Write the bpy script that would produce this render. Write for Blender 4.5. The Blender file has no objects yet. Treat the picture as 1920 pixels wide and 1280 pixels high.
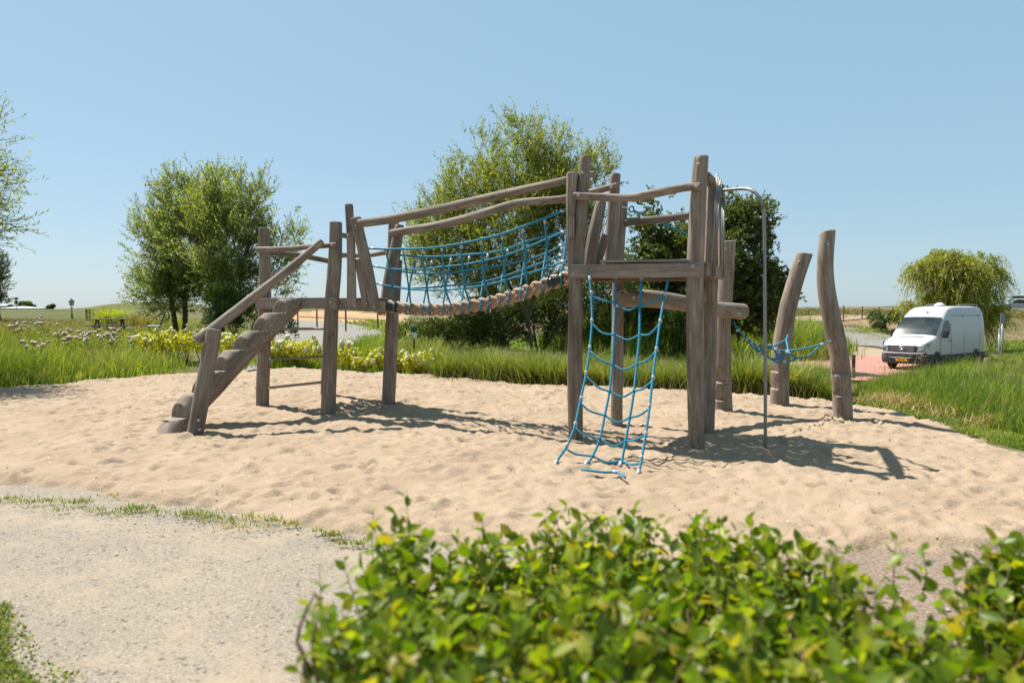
import bpy, bmesh, math, random
import numpy as np
from mathutils import Vector, Matrix, Quaternion
R = math.radians
random.seed(7); rng = np.random.default_rng(7)
S = bpy.context.scene
COL = S.collection

# ------------------------------------------------------------------ camera, sky, sun, exposure
CAMZ = 1.6; FPX = 1280.0; PITCH = math.atan(60/1280)
cd = bpy.data.cameras.new('camera'); cam = bpy.data.objects.new('camera', cd); COL.objects.link(cam)
cam.location = (0, 0, CAMZ); cam.rotation_euler = (math.pi/2-PITCH, 0, 0)
cd.sensor_width = 36; cd.lens = 24; cd.clip_end = 3000; cd.clip_start = .05
cd.dof.use_dof = True; cd.dof.focus_distance = 10.0; cd.dof.aperture_fstop = 2.0
S.camera = cam
EL = 57.5; AZ = -52.5            # sun elevation, azimuth from +Y (negative = towards -X)
w = bpy.data.worlds.new('World'); S.world = w; w.use_nodes = True
nt = w.node_tree; sky = nt.nodes.new('ShaderNodeTexSky'); sky.sky_type = 'NISHITA'; sky.sun_disc = False
sky.sun_elevation = R(EL); sky.sun_rotation = R(AZ); sky.air_density = 1.0; sky.dust_density = 0.5; sky.ozone_density = 1.6; sky.altitude = 0
bg = nt.nodes['Background']; bg.inputs[1].default_value = 0.06
def _vm(op, a, v):
    n = nt.nodes.new('ShaderNodeVectorMath'); n.operation = op; nt.links.new(a, n.inputs[0]); n.inputs[1].default_value = v; return n.outputs[0]
# hazy summer air: clear-sky colours thinned and a pale even veil added
nt.links.new(_vm('ADD', _vm('MULTIPLY', sky.outputs[0], (.42, .36, .38)), (2.0, 3.35, 4.0)), bg.inputs[0])
sd = bpy.data.lights.new('sun', 'SUN'); sd.energy = 5.0; sd.angle = R(.5); sd.color = (1, .95, .87)
sun = bpy.data.objects.new('sun', sd); COL.objects.link(sun)
sdir = Vector((math.sin(R(AZ))*math.cos(R(EL)), math.cos(R(AZ))*math.cos(R(EL)), math.sin(R(EL))))
sun.rotation_euler = sdir.to_track_quat('Z', 'Y').to_euler()
S.view_settings.view_transform = 'Standard'; S.view_settings.look = 'None'
S.view_settings.exposure = 1.057; S.view_settings.gamma = 1.0
S.cycles.max_bounces = 6; S.cycles.transparent_max_bounces = 8
S.cycles.use_denoising = True

# ------------------------------------------------------------------ pixel -> place
_c, _s = math.cos(PITCH), math.sin(PITCH)
def ray(px, py):
    u = (px-960)/FPX; v = (640-py)/FPX
    return Vector((u, _c+v*_s, -_s+v*_c))
def P(px, py, d):
    r = ray(px, py); t = d/r.y
    return Vector((r.x*t, d, CAMZ+r.z*t))
def Z(px, py, z=0.0):
    r = ray(px, py); t = (z-CAMZ)/r.z
    return Vector((r.x*t, r.y*t, z))

# ------------------------------------------------------------------ terrain height
def sm(t): t = np.clip(t, 0, 1); return t*t*(3-2*t)
def tz(x, y):
    x = np.asarray(x, float); y = np.asarray(y, float); yy = np.maximum(y, 1.0)
    u = np.clip(x/yy, -1.2, 1.2)
    A = np.interp(u, [-1.2,-.5,-.4,-.3,0,.15,.33,.42,.6,1.2], [.35,.35,.3,-.15,-.2,-.3,-.75,-1.05,-1.13,-1.13])
    T = np.interp(u, [-1.2,-.75,-.64,-.59,-.5,-.42,-.3,0,.4,.6,.72,1.2], [1.3,1.45,1.55,2.3,2.6,1.9,1.75,1.8,1.9,2.0,1.55,1.6])
    a = sm((y-13)/14); b = sm((y-62)/30)
    z = A*a*(1-b)+T*b
    z = z+(.05*np.sin(x*.31+y*.17)+.04*np.sin(x*.13-y*.4))*sm((y-16)/10)
    z = z+(.10*np.sin(x*.22+1)+.06*np.sin(x*.61))*b
    return z
def G(px, py):
    r = ray(px, py)
    if r.z >= -1e-4: return P(px, py, 120)
    t = 1.0
    for _ in range(6000):
        p = (r.x*t, r.y*t, CAMZ+r.z*t)
        if p[2] < float(tz(p[0], p[1])): break
        t += .03+t*.002
    return Vector((p[0], p[1], float(tz(p[0], p[1]))))

# ------------------------------------------------------------------ numpy noise
def _hash(ix, iy, seed):
    h = (ix*374761393+iy*668265263+seed*974634777) & 0xffffffff
    h = ((h ^ (h >> 13))*1274126177) & 0xffffffff
    return ((h ^ (h >> 16)) & 0xffff)/65535.0
def vnoise(x, y, seed=0):
    xi = np.floor(x).astype(np.int64); yi = np.floor(y).astype(np.int64)
    fx = x-xi; fy = y-yi; fx = fx*fx*(3-2*fx); fy = fy*fy*(3-2*fy)
    a = _hash(xi, yi, seed); b = _hash(xi+1, yi, seed); c = _hash(xi, yi+1, seed); d = _hash(xi+1, yi+1, seed)
    return (a*(1-fx)+b*fx)*(1-fy)+(c*(1-fx)+d*fx)*fy
def inside(px, py, poly):
    res = np.zeros(px.shape, bool); n = len(poly)
    for i in range(n):
        x0, y0 = poly[i][0], poly[i][1]; x1, y1 = poly[(i+1) % n][0], poly[(i+1) % n][1]
        if y0 == y1: continue
        c = ((y0 > py) != (y1 > py)) & (px < (x1-x0)*(py-y0)/(y1-y0)+x0)
        res ^= c
    return res
def pdist(px, py, poly):
    d = np.full(px.shape, 1e9); n = len(poly)
    for i in range(n):
        x0, y0 = poly[i][0], poly[i][1]; x1, y1 = poly[(i+1) % n][0], poly[(i+1) % n][1]
        vx, vy = x1-x0, y1-y0; L = vx*vx+vy*vy+1e-12
        t = np.clip(((px-x0)*vx+(py-y0)*vy)/L, 0, 1)
        d = np.minimum(d, np.hypot(px-x0-t*vx, py-y0-t*vy))
    return d

# ------------------------------------------------------------------ materials
def newmat(name):
    m = bpy.data.materials.new(name); m.use_nodes = True
    return m, m.node_tree, m.node_tree.nodes['Principled BSDF']
def nd(nt, t, **kw):
    n = nt.nodes.new(t)
    for k, v in kw.items(): setattr(n, k, v)
    return n
def coord(nt, sc=(1,1,1), kind='Object'):
    tc = nd(nt, 'ShaderNodeTexCoord'); mp = nd(nt, 'ShaderNodeMapping'); mp.inputs['Scale'].default_value = sc
    nt.links.new(tc.outputs[kind], mp.inputs[0]); return mp.outputs[0]
def noise(nt, vec, scale, det=4, rough=.55):
    n = nd(nt, 'ShaderNodeTexNoise'); n.inputs['Scale'].default_value = scale; n.inputs['Detail'].default_value = det
    n.inputs['Roughness'].default_value = rough
    if vec is not None: nt.links.new(vec, n.inputs['Vector'])
    return n.outputs['Fac']
def ramp(nt, fac, stops):
    r = nd(nt, 'ShaderNodeValToRGB'); el = r.color_ramp.elements
    while len(el) < len(stops): el.new(.5)
    for e, (p, c) in zip(el, stops): e.position = p; e.color = (*c, 1)
    nt.links.new(fac, r.inputs[0]); return r.outputs[0]
def mixc(nt, fac, a, b, mode='MIX'):
    m = nd(nt, 'ShaderNodeMix', data_type='RGBA', blend_type=mode)
    for s, v in ((m.inputs[0], fac), (m.inputs[6], a), (m.inputs[7], b)):
        if isinstance(v, (int, float)): s.default_value = v
        elif isinstance(v, tuple): s.default_value = (*v, 1)
        else: nt.links.new(v, s)
    return m.outputs[2]
def bump(nt, b, h, strength=.5, dist=.01, prev=None):
    n = nd(nt, 'ShaderNodeBump'); n.inputs['Strength'].default_value = strength; n.inputs['Distance'].default_value = dist
    nt.links.new(h, n.inputs['Height'])
    if prev is not None: nt.links.new(prev, n.inputs['Normal'])
    nt.links.new(n.outputs[0], b.inputs['Normal']); return n.outputs[0]
def simple(name, c, rough=.6, metal=0, var=.12, sc=8, spec=.5, bmp=0):
    m, nt, b = newmat(name)
    f = noise(nt, coord(nt), sc)
    nt.links.new(ramp(nt, f, [(.3, tuple(x*(1-var) for x in c)), (.7, tuple(min(1, x*(1+var)) for x in c))]), b.inputs['Base Color'])
    b.inputs['Roughness'].default_value = rough; b.inputs['Metallic'].default_value = metal
    b.inputs['Specular IOR Level'].default_value = spec
    if bmp: bump(nt, b, noise(nt, coord(nt), sc*8), bmp, .004)
    return m
def wood(name, lo, mid, hi, crack=.75):
    m, nt, b = newmat(name)
    oi = nd(nt, 'ShaderNodeObjectInfo'); add = nd(nt, 'ShaderNodeVectorMath', operation='ADD')
    tc = nd(nt, 'ShaderNodeTexCoord'); sc = nd(nt, 'ShaderNodeVectorMath', operation='SCALE'); sc.inputs[3].default_value = 37
    cx = nd(nt, 'ShaderNodeCombineXYZ')
    for i in range(3): nt.links.new(oi.outputs['Random'], cx.inputs[i])
    nt.links.new(cx.outputs[0], sc.inputs[0]); nt.links.new(tc.outputs['Object'], add.inputs[0]); nt.links.new(sc.outputs[0], add.inputs[1])
    def st(v):
        mp = nd(nt, 'ShaderNodeMapping'); mp.inputs['Scale'].default_value = v; nt.links.new(add.outputs[0], mp.inputs[0]); return mp.outputs[0]
    f1 = noise(nt, st((60, 60, 2.2)), 1, 6, .65)
    f2 = noise(nt, st((9, 9, 2.2)), 1, 3)
    f3 = noise(nt, st((34, 34, .9)), 1, 2)
    f4 = noise(nt, st((120, 120, 60)), 1, 3)
    c = ramp(nt, f1, [(.28, lo), (.5, mid), (.72, hi)])
    c2 = ramp(nt, f2, [(.3, (.62, .58, .54)), (.7, (1.1, 1.09, 1.08))])
    c = mixc(nt, 1.0, c, c2, 'MULTIPLY')
    cr = ramp(nt, f3, [(.0, (.22, .2, .18)), (.27, (.3, .27, .25)), (.335, (1, 1, 1))])
    c = mixc(nt, crack, c, cr, 'MULTIPLY')
    c = mixc(nt, .35, c, ramp(nt, f4, [(.3, (.6, .6, .6)), (.7, (1.1, 1.1, 1.1))]), 'MULTIPLY')
    kv = nd(nt, 'ShaderNodeTexVoronoi'); kv.inputs['Scale'].default_value = 1; nt.links.new(st((7, 7, 2.6)), kv.inputs['Vector'])
    kn = ramp(nt, kv.outputs['Distance'], [(.0, (.30, .24, .19)), (.07, (.45, .38, .32)), (.10, (.8, .76, .72)), (.16, (1, 1, 1))]); c = mixc(nt, .85, c, kn, 'MULTIPLY')
    hv = nd(nt, 'ShaderNodeHueSaturation'); mr = nd(nt, 'ShaderNodeMapRange'); mr.inputs[3].default_value = .84; mr.inputs[4].default_value = 1.16
    nt.links.new(oi.outputs['Random'], mr.inputs[0]); nt.links.new(mr.outputs[0], hv.inputs['Value']); nt.links.new(c, hv.inputs['Color'])
    nt.links.new(hv.outputs[0], b.inputs['Base Color'])
    b.inputs['Roughness'].default_value = .82; b.inputs['Specular IOR Level'].default_value = .25
    p = bump(nt, b, f1, .55, .006); crb = nd(nt, 'ShaderNodeRGBToBW'); nt.links.new(cr, crb.inputs[0]); bump(nt, b, crb.outputs[0], .7, .01, p)
    return m
def leafmat(name, cols, trans=.35, rough=.5, patch=None, spec=.4, tcol=1.5):
    """cols: list of colours spread by per-leaf random"""
    m, nt, b = newmat(name)
    g = nd(nt, 'ShaderNodeNewGeometry'); n = len(cols)
    c = ramp(nt, g.outputs['Random Per Island'], [(i/max(1, n-1), cc) for i, cc in enumerate(cols)])
    if patch:
        f = noise(nt, coord(nt), patch[0], 3); c = mixc(nt, 1.0, c, ramp(nt, f, [(.35, patch[1]), (.65, patch[2])]), 'MULTIPLY')
    nt.links.new(c, b.inputs['Base Color']); b.inputs['Roughness'].default_value = rough
    b.inputs['Specular IOR Level'].default_value = spec
    t = nd(nt, 'ShaderNodeBsdfTranslucent'); tc = mixc(nt, 1.0, c, (tcol*1.1, tcol*1.15, tcol*.45), 'MULTIPLY'); nt.links.new(tc, t.inputs[0])
    mx = nd(nt, 'ShaderNodeMixShader'); mx.inputs[0].default_value = trans
    nt.links.new(b.outputs[0], mx.inputs[1]); nt.links.new(t.outputs[0], mx.inputs[2])
    nt.links.new(mx.outputs[0], nt.nodes['Material Output'].inputs[0])
    return m

WOOD = wood('weathered_wood', (0.138, 0.107, 0.084), (0.238, 0.195, 0.157), (0.346, 0.297, 0.246), .6)
WOODB = wood('sawn_wood', (0.161, 0.127, 0.101), (0.265, 0.219, 0.179), (0.357, 0.308, 0.260), .45)
WOODD = wood('brown_wood', (.10, .055, .03), (.19, .11, .065), (.27, .17, .10), .4)
STEEL = simple('brushed_steel', (.23, .225, .215), .5, .8, .1, 20)
BOLT = simple('galvanised_steel', (.42, .42, .41), .5, .6, .1, 60)
def ropemat(name, a, b_, sc):
    m, nt, b = newmat(name)
    f = noise(nt, coord(nt), sc, 3)
    wv = nd(nt, 'ShaderNodeTexWave'); wv.inputs['Scale'].default_value = sc*.55; wv.inputs['Distortion'].default_value = 2.5
    nt.links.new(coord(nt, (1, 1, 1.7)), wv.inputs['Vector'])
    c = ramp(nt, f, [(.3, a), (.7, b_)]); c = mixc(nt, .6, c, ramp(nt, wv.outputs['Fac'], [(.1, (.5, .5, .5)), (.6, (1.1, 1.1, 1.1))]), 'MULTIPLY')
    nt.links.new(c, b.inputs['Base Color']); b.inputs['Roughness'].default_value = .6
    bump(nt, b, wv.outputs['Fac'], .6, .004); return m
ROPE = ropemat('blue_rope', (.0, .15, .27), (.012, .27, .40), 90)
HEMP = ropemat('brown_rope', (.30, .175, .105), (.44, .28, .18), 60)
BLACKTAPE = simple('black_tape', (.02, .02, .022), .3, 0, .3, 30)
ALU = simple('aluminium_clamp', (.40, .42, .45), .5, .3, .12, 60)

# ------------------------------------------------------------------ mesh helpers
def npmesh(name, V, F, mat=None, smooth=False):
    """V (n,3), F (m,k) uniform"""
    me = bpy.data.meshes.new(name); V = np.ascontiguousarray(V, np.float32); F = np.ascontiguousarray(F, np.int32)
    n, k = F.shape
    me.vertices.add(len(V)); me.vertices.foreach_set('co', V.ravel())
    me.loops.add(n*k); me.loops.foreach_set('vertex_index', F.ravel())
    me.polygons.add(n); me.polygons.foreach_set('loop_start', np.arange(0, n*k, k, dtype=np.int32))
    me.polygons.foreach_set('loop_total', np.full(n, k, np.int32))
    if smooth: me.polygons.foreach_set('use_smooth', np.ones(n, bool))
    if mat: me.materials.append(mat)
    me.update(calc_edges=True); me.validate(); return me
class MB:
    def __init__(s): s.V = []; s.F = []
    def add(s, V, F):
        o = len(s.V); s.V += [tuple(v) for v in V]; s.F += [tuple(i+o for i in f) for f in F]; return s
    def mesh(s, name, mat, smooth=False):
        me = bpy.data.meshes.new(name); me.from_pydata(s.V, [], s.F); me.materials.append(mat)
        if smooth: me.polygons.foreach_set('use_smooth', [True]*len(me.polygons))
        me.update(); return me
def link(name, me, parent=None, mw=None, label=None):
    """mesh coordinates are world coordinates unless mw is given (then mesh is in mw's frame)"""
    o = bpy.data.objects.new(name, me)
    if mw is None:
        loc = parent_world(parent).translation if parent else Vector((0, 0, 0))
        mw = Matrix.Translation(loc); me.transform(mw.inverted())
    COL.objects.link(o)
    if parent: o.parent = parent; o.matrix_local = parent_world(parent).inverted() @ mw
    else: o.matrix_local = mw
    if label: o['label'] = label
    return o
def parent_world(o):
    m = o.matrix_local.copy() if False else Matrix.LocRotScale(o.location, o.rotation_euler.to_quaternion(), o.scale)
    return parent_world(o.parent) @ m if o.parent else m
def recentre(o):
    """top-level single mesh: origin to the base of its bounds"""
    me = o.data; n = len(me.vertices); a = np.empty(n*3, np.float32); me.vertices.foreach_get('co', a); a = a.reshape(-1, 3)
    c = Vector((float(a[:,0].mean()), float(a[:,1].mean()), float(a[:,2].min()))); me.transform(Matrix.Translation(-c)); o.location = c
    return o
def tag(o, label, cat, group=None, kind=None):
    o['label'] = label; o['category'] = cat
    if group: o['group'] = group
    if kind: o['kind'] = kind
    return o
def thing(name, loc, label, cat, group=None, rotz=0):
    o = bpy.data.objects.new(name, None); o.empty_display_size = .2; COL.objects.link(o)
    o.location = loc; o.rotation_euler = (0, 0, rotz); return tag(o, label, cat, group)
def struct(name, me):
    o = link(name, me); o['kind'] = 'structure'; return o
def catmull(pts, n):
    pts = [Vector(p) for p in pts]
    if len(pts) == 2: return [pts[0].lerp(pts[1], i/(n-1)) for i in range(n)]
    q = [pts[0]*2-pts[1]]+pts+[pts[-1]*2-pts[-2]]
    seg = [(pts[i+1]-pts[i]).length for i in range(len(pts)-1)]; tot = sum(seg); out = []
    for i in range(n):
        s = tot*i/(n-1); k = 0
        while k < len(seg)-1 and s > seg[k]: s -= seg[k]; k += 1
        t = min(1, s/seg[k]); a, b, c, d = q[k], q[k+1], q[k+2], q[k+3]
        out.append(.5*((2*b)+(c-a)*t+(2*a-5*b+4*c-d)*t*t+(3*b-a-3*c+d)*t**3))
    return out
def tube(pts, r, seg=6, cap=True):
    n = len(pts); rr = r if hasattr(r, '__len__') else [r]*n
    V = []; F = []; up = Vector((.3, .2, 1)).normalized(); X = None
    for i in range(n):
        T = (pts[min(i+1, n-1)]-pts[max(i-1, 0)]);
        if T.length < 1e-9: T = Vector((0, 0, 1))
        T.normalize()
        if X is None: X = T.orthogonal().normalized()
        X = (X-T*X.dot(T));
        X = X.normalized() if X.length > 1e-6 else T.orthogonal().normalized()
        Y = T.cross(X)
        for k in range(seg):
            a = 2*math.pi*k/seg; V.append(pts[i]+(X*math.cos(a)+Y*math.sin(a))*rr[i])
    for i in range(n-1):
        for k in range(seg):
            k2 = (k+1) % seg; F.append((i*seg+k, i*seg+k2, (i+1)*seg+k2, (i+1)*seg+k))
    if cap:
        F.append(tuple(range(seg-1, -1, -1))); F.append(tuple((n-1)*seg+k for k in range(seg)))
    return V, F
def box_vf(cx, cy, cz, sx, sy, sz, bev=0.0):
    bm = bmesh.new(); bmesh.ops.create_cube(bm, size=1)
    bmesh.ops.scale(bm, vec=(sx, sy, sz), verts=bm.verts)
    if bev: bmesh.ops.bevel(bm, geom=bm.edges[:], offset=bev, segments=2, affect='EDGES', profile=.6)
    bm.verts.index_update()
    V = [(v.co.x+cx, v.co.y+cy, v.co.z+cz) for v in bm.verts]; F = [tuple(v.index for v in f.verts) for f in bm.faces]
    bm.free(); return V, F
def frame(a, b, xref=None):
    z = (b-a).normalized(); x = Vector(xref) if xref is not None else (Vector((0, 1, 0)) if abs(z.y) < .8 else Vector((1, 0, 0)))
    x = (x-z*x.dot(z)).normalized(); y = z.cross(x)
    m = Matrix((x, y, z)).transposed().to_4x4(); m.translation = a; return m
def log(name, pts, rads, parent, seed=0, seg=16, step=.05, wob=.05, xref=None, cut=None, zex=(), mat=None, label=None, square=0):
    pts = [Vector(p) for p in pts]; L = sum((pts[i+1]-pts[i]).length for i in range(len(pts)-1))
    M_ = frame(pts[0], pts[-1], xref); Mi = M_.inverted()
    n = max(4, int(L/step)); cl = catmull([Mi @ p for p in pts], n)
    zs = [c.z for c in cl]
    allz = sorted(set(zs) | set(z for z in zex if zs[0] < z < zs[-1]))
    def cen(z):
        for i in range(len(cl)-1):
            if z <= cl[i+1].z or i == len(cl)-2:
                t = (z-cl[i].z)/max(1e-6, cl[i+1].z-cl[i].z); return cl[i].lerp(cl[i+1], t)
    rs = random.Random(seed*13+5); ph = [rs.uniform(0, 6.28) for _ in range(8)]
    Ltot = zs[-1]-zs[0]
    if not hasattr(rads, '__len__'): rads = [rads, rads]
    V = []; F = []
    rings = [(allz[0], .90, 0)]+[(z, 1, .012 if i == 0 else (-.012 if i == len(allz)-1 else 0)) for i, z in enumerate(allz)]+[(allz[-1], .88, 0)]
    for z, f, off in rings:
        zz = z+off; c = cen(z); t = (z-allz[0])/Ltot; r0 = float(np.interp(t, np.linspace(0, 1, len(rads)), rads))
        for k in range(seg):
            a = 2*math.pi*k/seg
            m_ = 1+wob*(math.sin(2*a+ph[0]+z*1.3)*.5+math.sin(3*a+ph[1]-z*2.1)*.35+math.sin(z*5+ph[2]+a)*.35+math.sin(z*11+ph[3]+2*a)*.2+math.sin(5*a+ph[4]+z*.8)*.18)
            if square: m_ *= min(1/max(abs(math.cos(a)), 1e-3), 1/max(abs(math.sin(a)), 1e-3), 1.22)**square
            lx = math.cos(a)*r0*m_*f; ly = math.sin(a)*r0*m_*f
            if cut: lx, ly = cut(zz, lx, ly, r0)
            V.append((c.x+lx, c.y+ly, zz))
    nr = len(rings)
    for i in range(nr-1):
        for k in range(seg):
            k2 = (k+1) % seg; F.append((i*seg+k, i*seg+k2, (i+1)*seg+k2, (i+1)*seg+k))
    F.append(tuple(range(seg-1, -1, -1))); F.append(tuple((nr-1)*seg+k for k in range(seg)))
    me = bpy.data.meshes.new(name); me.from_pydata(V, [], F); me.materials.append(mat or WOOD)
    bm = bmesh.new(); bm.from_mesh(me)
    for f_ in bm.faces: f_.smooth = len(f_.verts) == 4
    for e in bm.edges:
        if len(e.link_faces) == 2 and e.calc_face_angle(0) > .6: e.smooth = False
    bm.to_mesh(me); bm.free()
    return link(name, me, parent, M_, label)
def board(name, a, b, w_, h_, parent, up=(0, 0, 1), mat=None, bev=.006, label=None, cutend=0):
    """squared timber from a to b, w_ thick across, h_ high along up"""
    a = Vector(a); b = Vector(b); m = frame(a, b, Vector(up)); L = (b-a).length
    V, F = box_vf(0, 0, L/2, h_, w_, L, bev)
    if cutend: V = [(x, y, z if z > L/2 else z+(x/h_+.5)*cutend) for x, y, z in V]
    me = bpy.data.meshes.new(name); me.from_pydata(V, [], F); me.materials.append(mat or WOODB)
    return link(name, me, parent, m, label)
def bolt(p, parent, r=.016, n=(0, -1, 0)):
    p = Vector(p); n = Vector(n).normalized()
    mb = MB(); mb.add(*tube([p-n*.02, p+n*.004, p+n*.007], [r, r, r*.7], 10)); mb.add(*tube([p+n*.005, p+n*.016], [r*.5, r*.45], 6))
    return link('bolt', mb.mesh('bolt', BOLT), parent)

# ------------------------------------------------------------------ the ground
SANDPX_B = [(-260,742),(-100,735),(0,729),(150,716),(300,704),(480,692),(600,694),(700,698),(850,706),(1000,722),(1200,728),(1400,740),(1500,748),(1600,760),(1700,772),(1760,788),(1830,806),(1920,838),(2100,900),(2400,960)]
SANDPX_F = [(2500,1020),(2200,1040),(1920,1050),(1800,1050),(1640,1075),(1500,1105),(1300,1130),(1000,1120),(800,1075),(700,1032),(600,1003),(450,982),(330,968),(250,952),(120,942),(0,928),(-200,915),(-400,905)]
SAND = [Z(*p) for p in SANDPX_B+SANDPX_F]; SAND = [(p.x, p.y) for p in SAND]
GRAV = [(-9, 7.4), (-7, 6.6), (6, 6.2), (6, -1), (-1.9, -1), (-2.1, 2.4), (-2.55, 3.1), (-3.1, 3.6), (-9, 4.2)]

def grid_mesh(name, xs, ys, zf, mat, smooth=True):
    X, Y = np.meshgrid(xs, ys); Zv = zf(X, Y)
    V = np.stack([X.ravel(), Y.ravel(), Zv.ravel()], 1); nx, ny = len(xs), len(ys)
    i = np.arange(nx*ny).reshape(ny, nx); F = np.stack([i[:-1,:-1].ravel(), i[:-1,1:].ravel(), i[1:,1:].ravel(), i[1:,:-1].ravel()], 1)
    return X, Y, V, F
# terrain
xs = np.sinh(np.linspace(-6.2, 6.2, 420))*1.7; ys = np.concatenate([np.linspace(-40, 10, 60)[:-1], 10+np.sinh(np.linspace(0, 6.2, 330))*2.3])
def tzz(x, y):
    near = (y < 22) & (np.abs(x) < 25)
    return tz(x, y)-.03*near+.03*(vnoise(x*1.7, y*1.7, 3)-.5)*(y > 12)-.02
X, Y, V, F = grid_mesh('t', xs, ys, tzz, None)
u = X/np.maximum(Y, 1)
def blend(c, m, col): return c*(1-m[..., None])+np.array(col)*m[..., None]
C = np.zeros(X.shape+(3,)); C[:] = (.06, .08, .02)
nz = vnoise(X*.15, Y*.15, 5); nz2 = vnoise(X*.6, Y*.6, 9)
C = blend(C, sm((nz-.45)*4)*.6, (.11, .095, .04))
C = blend(C, sm((Y-48)/10)*sm((nz2-.25)*3)*.9*np.where(u < -.33, .35, 1), (.17, .13, .075))             # dry dyke slope
C = blend(C, sm((Y-110)/15), (.09, .105, .04))                            # green top of the land behind
def zone(px, w=.0):
    return inside(X, Y, [(p.x, p.y) for p in [G(*q) for q in px]]).astype(float)
C = blend(C, zone([(500,612),(600,602),(690,606),(715,603),(715,588),(600,583),(500,583)]), (.40, .25, .14))   # bare earth beyond the road
C = blend(C, zone([(1570,606),(1640,612),(1700,618),(1700,600),(1570,597)])*.9, (.27, .18, .12))
C = blend(C, zone([(700,606),(760,625),(790,640),(770,590),(730,585)])*.8, (.36, .26, .16))
C = blend(C, zone([(880,650),(1010,650),(1040,668),(880,668)])*.75, (.36, .27, .12))
C = blend(C, zone([(1270,662),(1420,668),(1560,682),(1560,668),(1300,655)])*.75, (.36, .27, .12))
C = blend(C, zone([(1690,700),(1920,728),(1990,700),(1900,672),(1700,668)])*.8, (.42, .33, .20))
C = blend(C, sm((7.3-Y)/1.0)*0+((Y < 7.5) & (X > -9)).astype(float), (.33, .28, .22))
m, nt, b = newmat('ground')
at = nd(nt, 'ShaderNodeVertexColor', layer_name='zone')
oc = coord(nt); f = noise(nt, oc, 3, 8, .7); f2 = noise(nt, oc, .25, 4)
c = mixc(nt, 1.0, at.outputs[0], ramp(nt, f, [(.3, (.6, .62, .6)), (.7, (1.3, 1.25, 1.25))]), 'MULTIPLY')
c = mixc(nt, 1.0, c, ramp(nt, f2, [(.3, (.8, .85, .8)), (.7, (1.15, 1.1, 1.1))]), 'MULTIPLY')
nt.links.new(c, b.inputs['Base Color']); b.inputs['Roughness'].default_value = .95; b.inputs['Specular IOR Level'].default_value = .1
bump(nt, b, f, .8, .06)
me = npmesh('ground', V, F, m, True)
ca = me.color_attributes.new('zone', 'FLOAT_COLOR', 'POINT'); ca.data.foreach_set('color', np.concatenate([C.reshape(-1, 3), np.ones((C.shape[0]*C.shape[1], 1))], 1).astype(np.float32).ravel())
struct('ground', me)

# sandpit
xs = np.arange(-17, 13.2, .036); ys = np.arange(3.6, 19.6, .036)
def sandz(X, Y, lite=False):
    z = .04*(vnoise(X*.7, Y*.7, 1)-.5)+.040*(vnoise(X*2.1, Y*2.1, 2)-.5)+.050*(np.abs(vnoise(X*3.6+2*vnoise(X, Y, 8), Y*4.6, 3)-.5)-.25)+.024*(vnoise(X*9, Y*10, 4)-.5)+.011*(vnoise(X*19, Y*19, 6)-.5)
    return z+.06
X, Y = np.meshgrid(xs, ys); Zs = sandz(X, Y)
r2 = np.random.default_rng(3)
n_fp = 11000
fx = r2.uniform(-17, 13, n_fp); fy = r2.uniform(3.6, 19.5, n_fp); fa = r2.uniform(0, math.pi, n_fp); fs = r2.uniform(.5, 1.1, n_fp); fd = r2.uniform(.008, .030, n_fp)
for i in range(n_fp):
    R_ = .24; ix0 = int((fx[i]-R_+17)/.036); ix1 = int((fx[i]+R_+17)/.036)+1; iy0 = int((fy[i]-R_-3.6)/.036); iy1 = int((fy[i]+R_-3.6)/.036)+1
    ix0 = max(ix0, 0); iy0 = max(iy0, 0)
    sx = X[iy0:iy1, ix0:ix1]-fx[i]; sy = Y[iy0:iy1, ix0:ix1]-fy[i]
    ca_, sa_ = math.cos(fa[i]), math.sin(fa[i]); p = (sx*ca_+sy*sa_)/(.12*fs[i]); q = (-sx*sa_+sy*ca_)/(.062*fs[i]); rr = np.sqrt(p*p+q*q)
    Zs[iy0:iy1, ix0:ix1] += fd[i]*(-np.exp(-(rr*1.15)**4)+.55*np.exp(-((rr-1.45)/.35)**2))
Dp = pdist(X, Y, SAND); ins = inside(X, Y, SAND)
sd_ = np.where(ins, Dp, -Dp)+.35*(vnoise(X*1.6, Y*1.6, 12)-.5)+.14*(vnoise(X*5, Y*5, 13)-.5)
fall = sm((sd_+.02)/.45)
Zs = Zs*fall-.10*(1-fall)*(sd_ < .3)-.0
Zs = np.where(sd_ < -.25, -.3, Zs)
SANDZ = Zs.copy()
i = np.arange(X.size).reshape(X.shape); F = np.stack([i[:-1,:-1].ravel(), i[:-1,1:].ravel(), i[1:,1:].ravel(), i[1:,:-1].ravel()], 1)
keep = (sd_ > -.35); kf = keep[:-1,:-1].ravel() & keep[1:,1:].ravel() & keep[:-1,1:].ravel() & keep[1:,:-1].ravel(); F = F[kf]
V = np.stack([X.ravel(), Y.ravel(), Zs.ravel()], 1); used = np.unique(F); rem = np.full(len(V), -1); rem[used] = np.arange(len(used)); V = V[used]; F = rem[F]
m, nt, b = newmat('sand')
oc = coord(nt); f = noise(nt, oc, 1.2, 5, .6); f2 = noise(nt, oc, 260, 2, .8); f3 = noise(nt, oc, 38, 4, .7)
c = ramp(nt, f, [(.3, (0.281, 0.208, 0.143)), (.7, (0.338, 0.259, 0.184))])
c = mixc(nt, 1.0, c, ramp(nt, f2, [(.3, (.78, .77, .75)), (.7, (1.15, 1.15, 1.15))]), 'MULTIPLY')
vo = nd(nt, 'ShaderNodeTexVoronoi'); vo.inputs['Scale'].default_value = 13; nt.links.new(oc, vo.inputs['Vector'])
sp = ramp(nt, vo.outputs['Distance'], [(.0, (1, 1, 1)), (.065, (1, 1, 1)), (.085, (0, 0, 0))])
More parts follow.
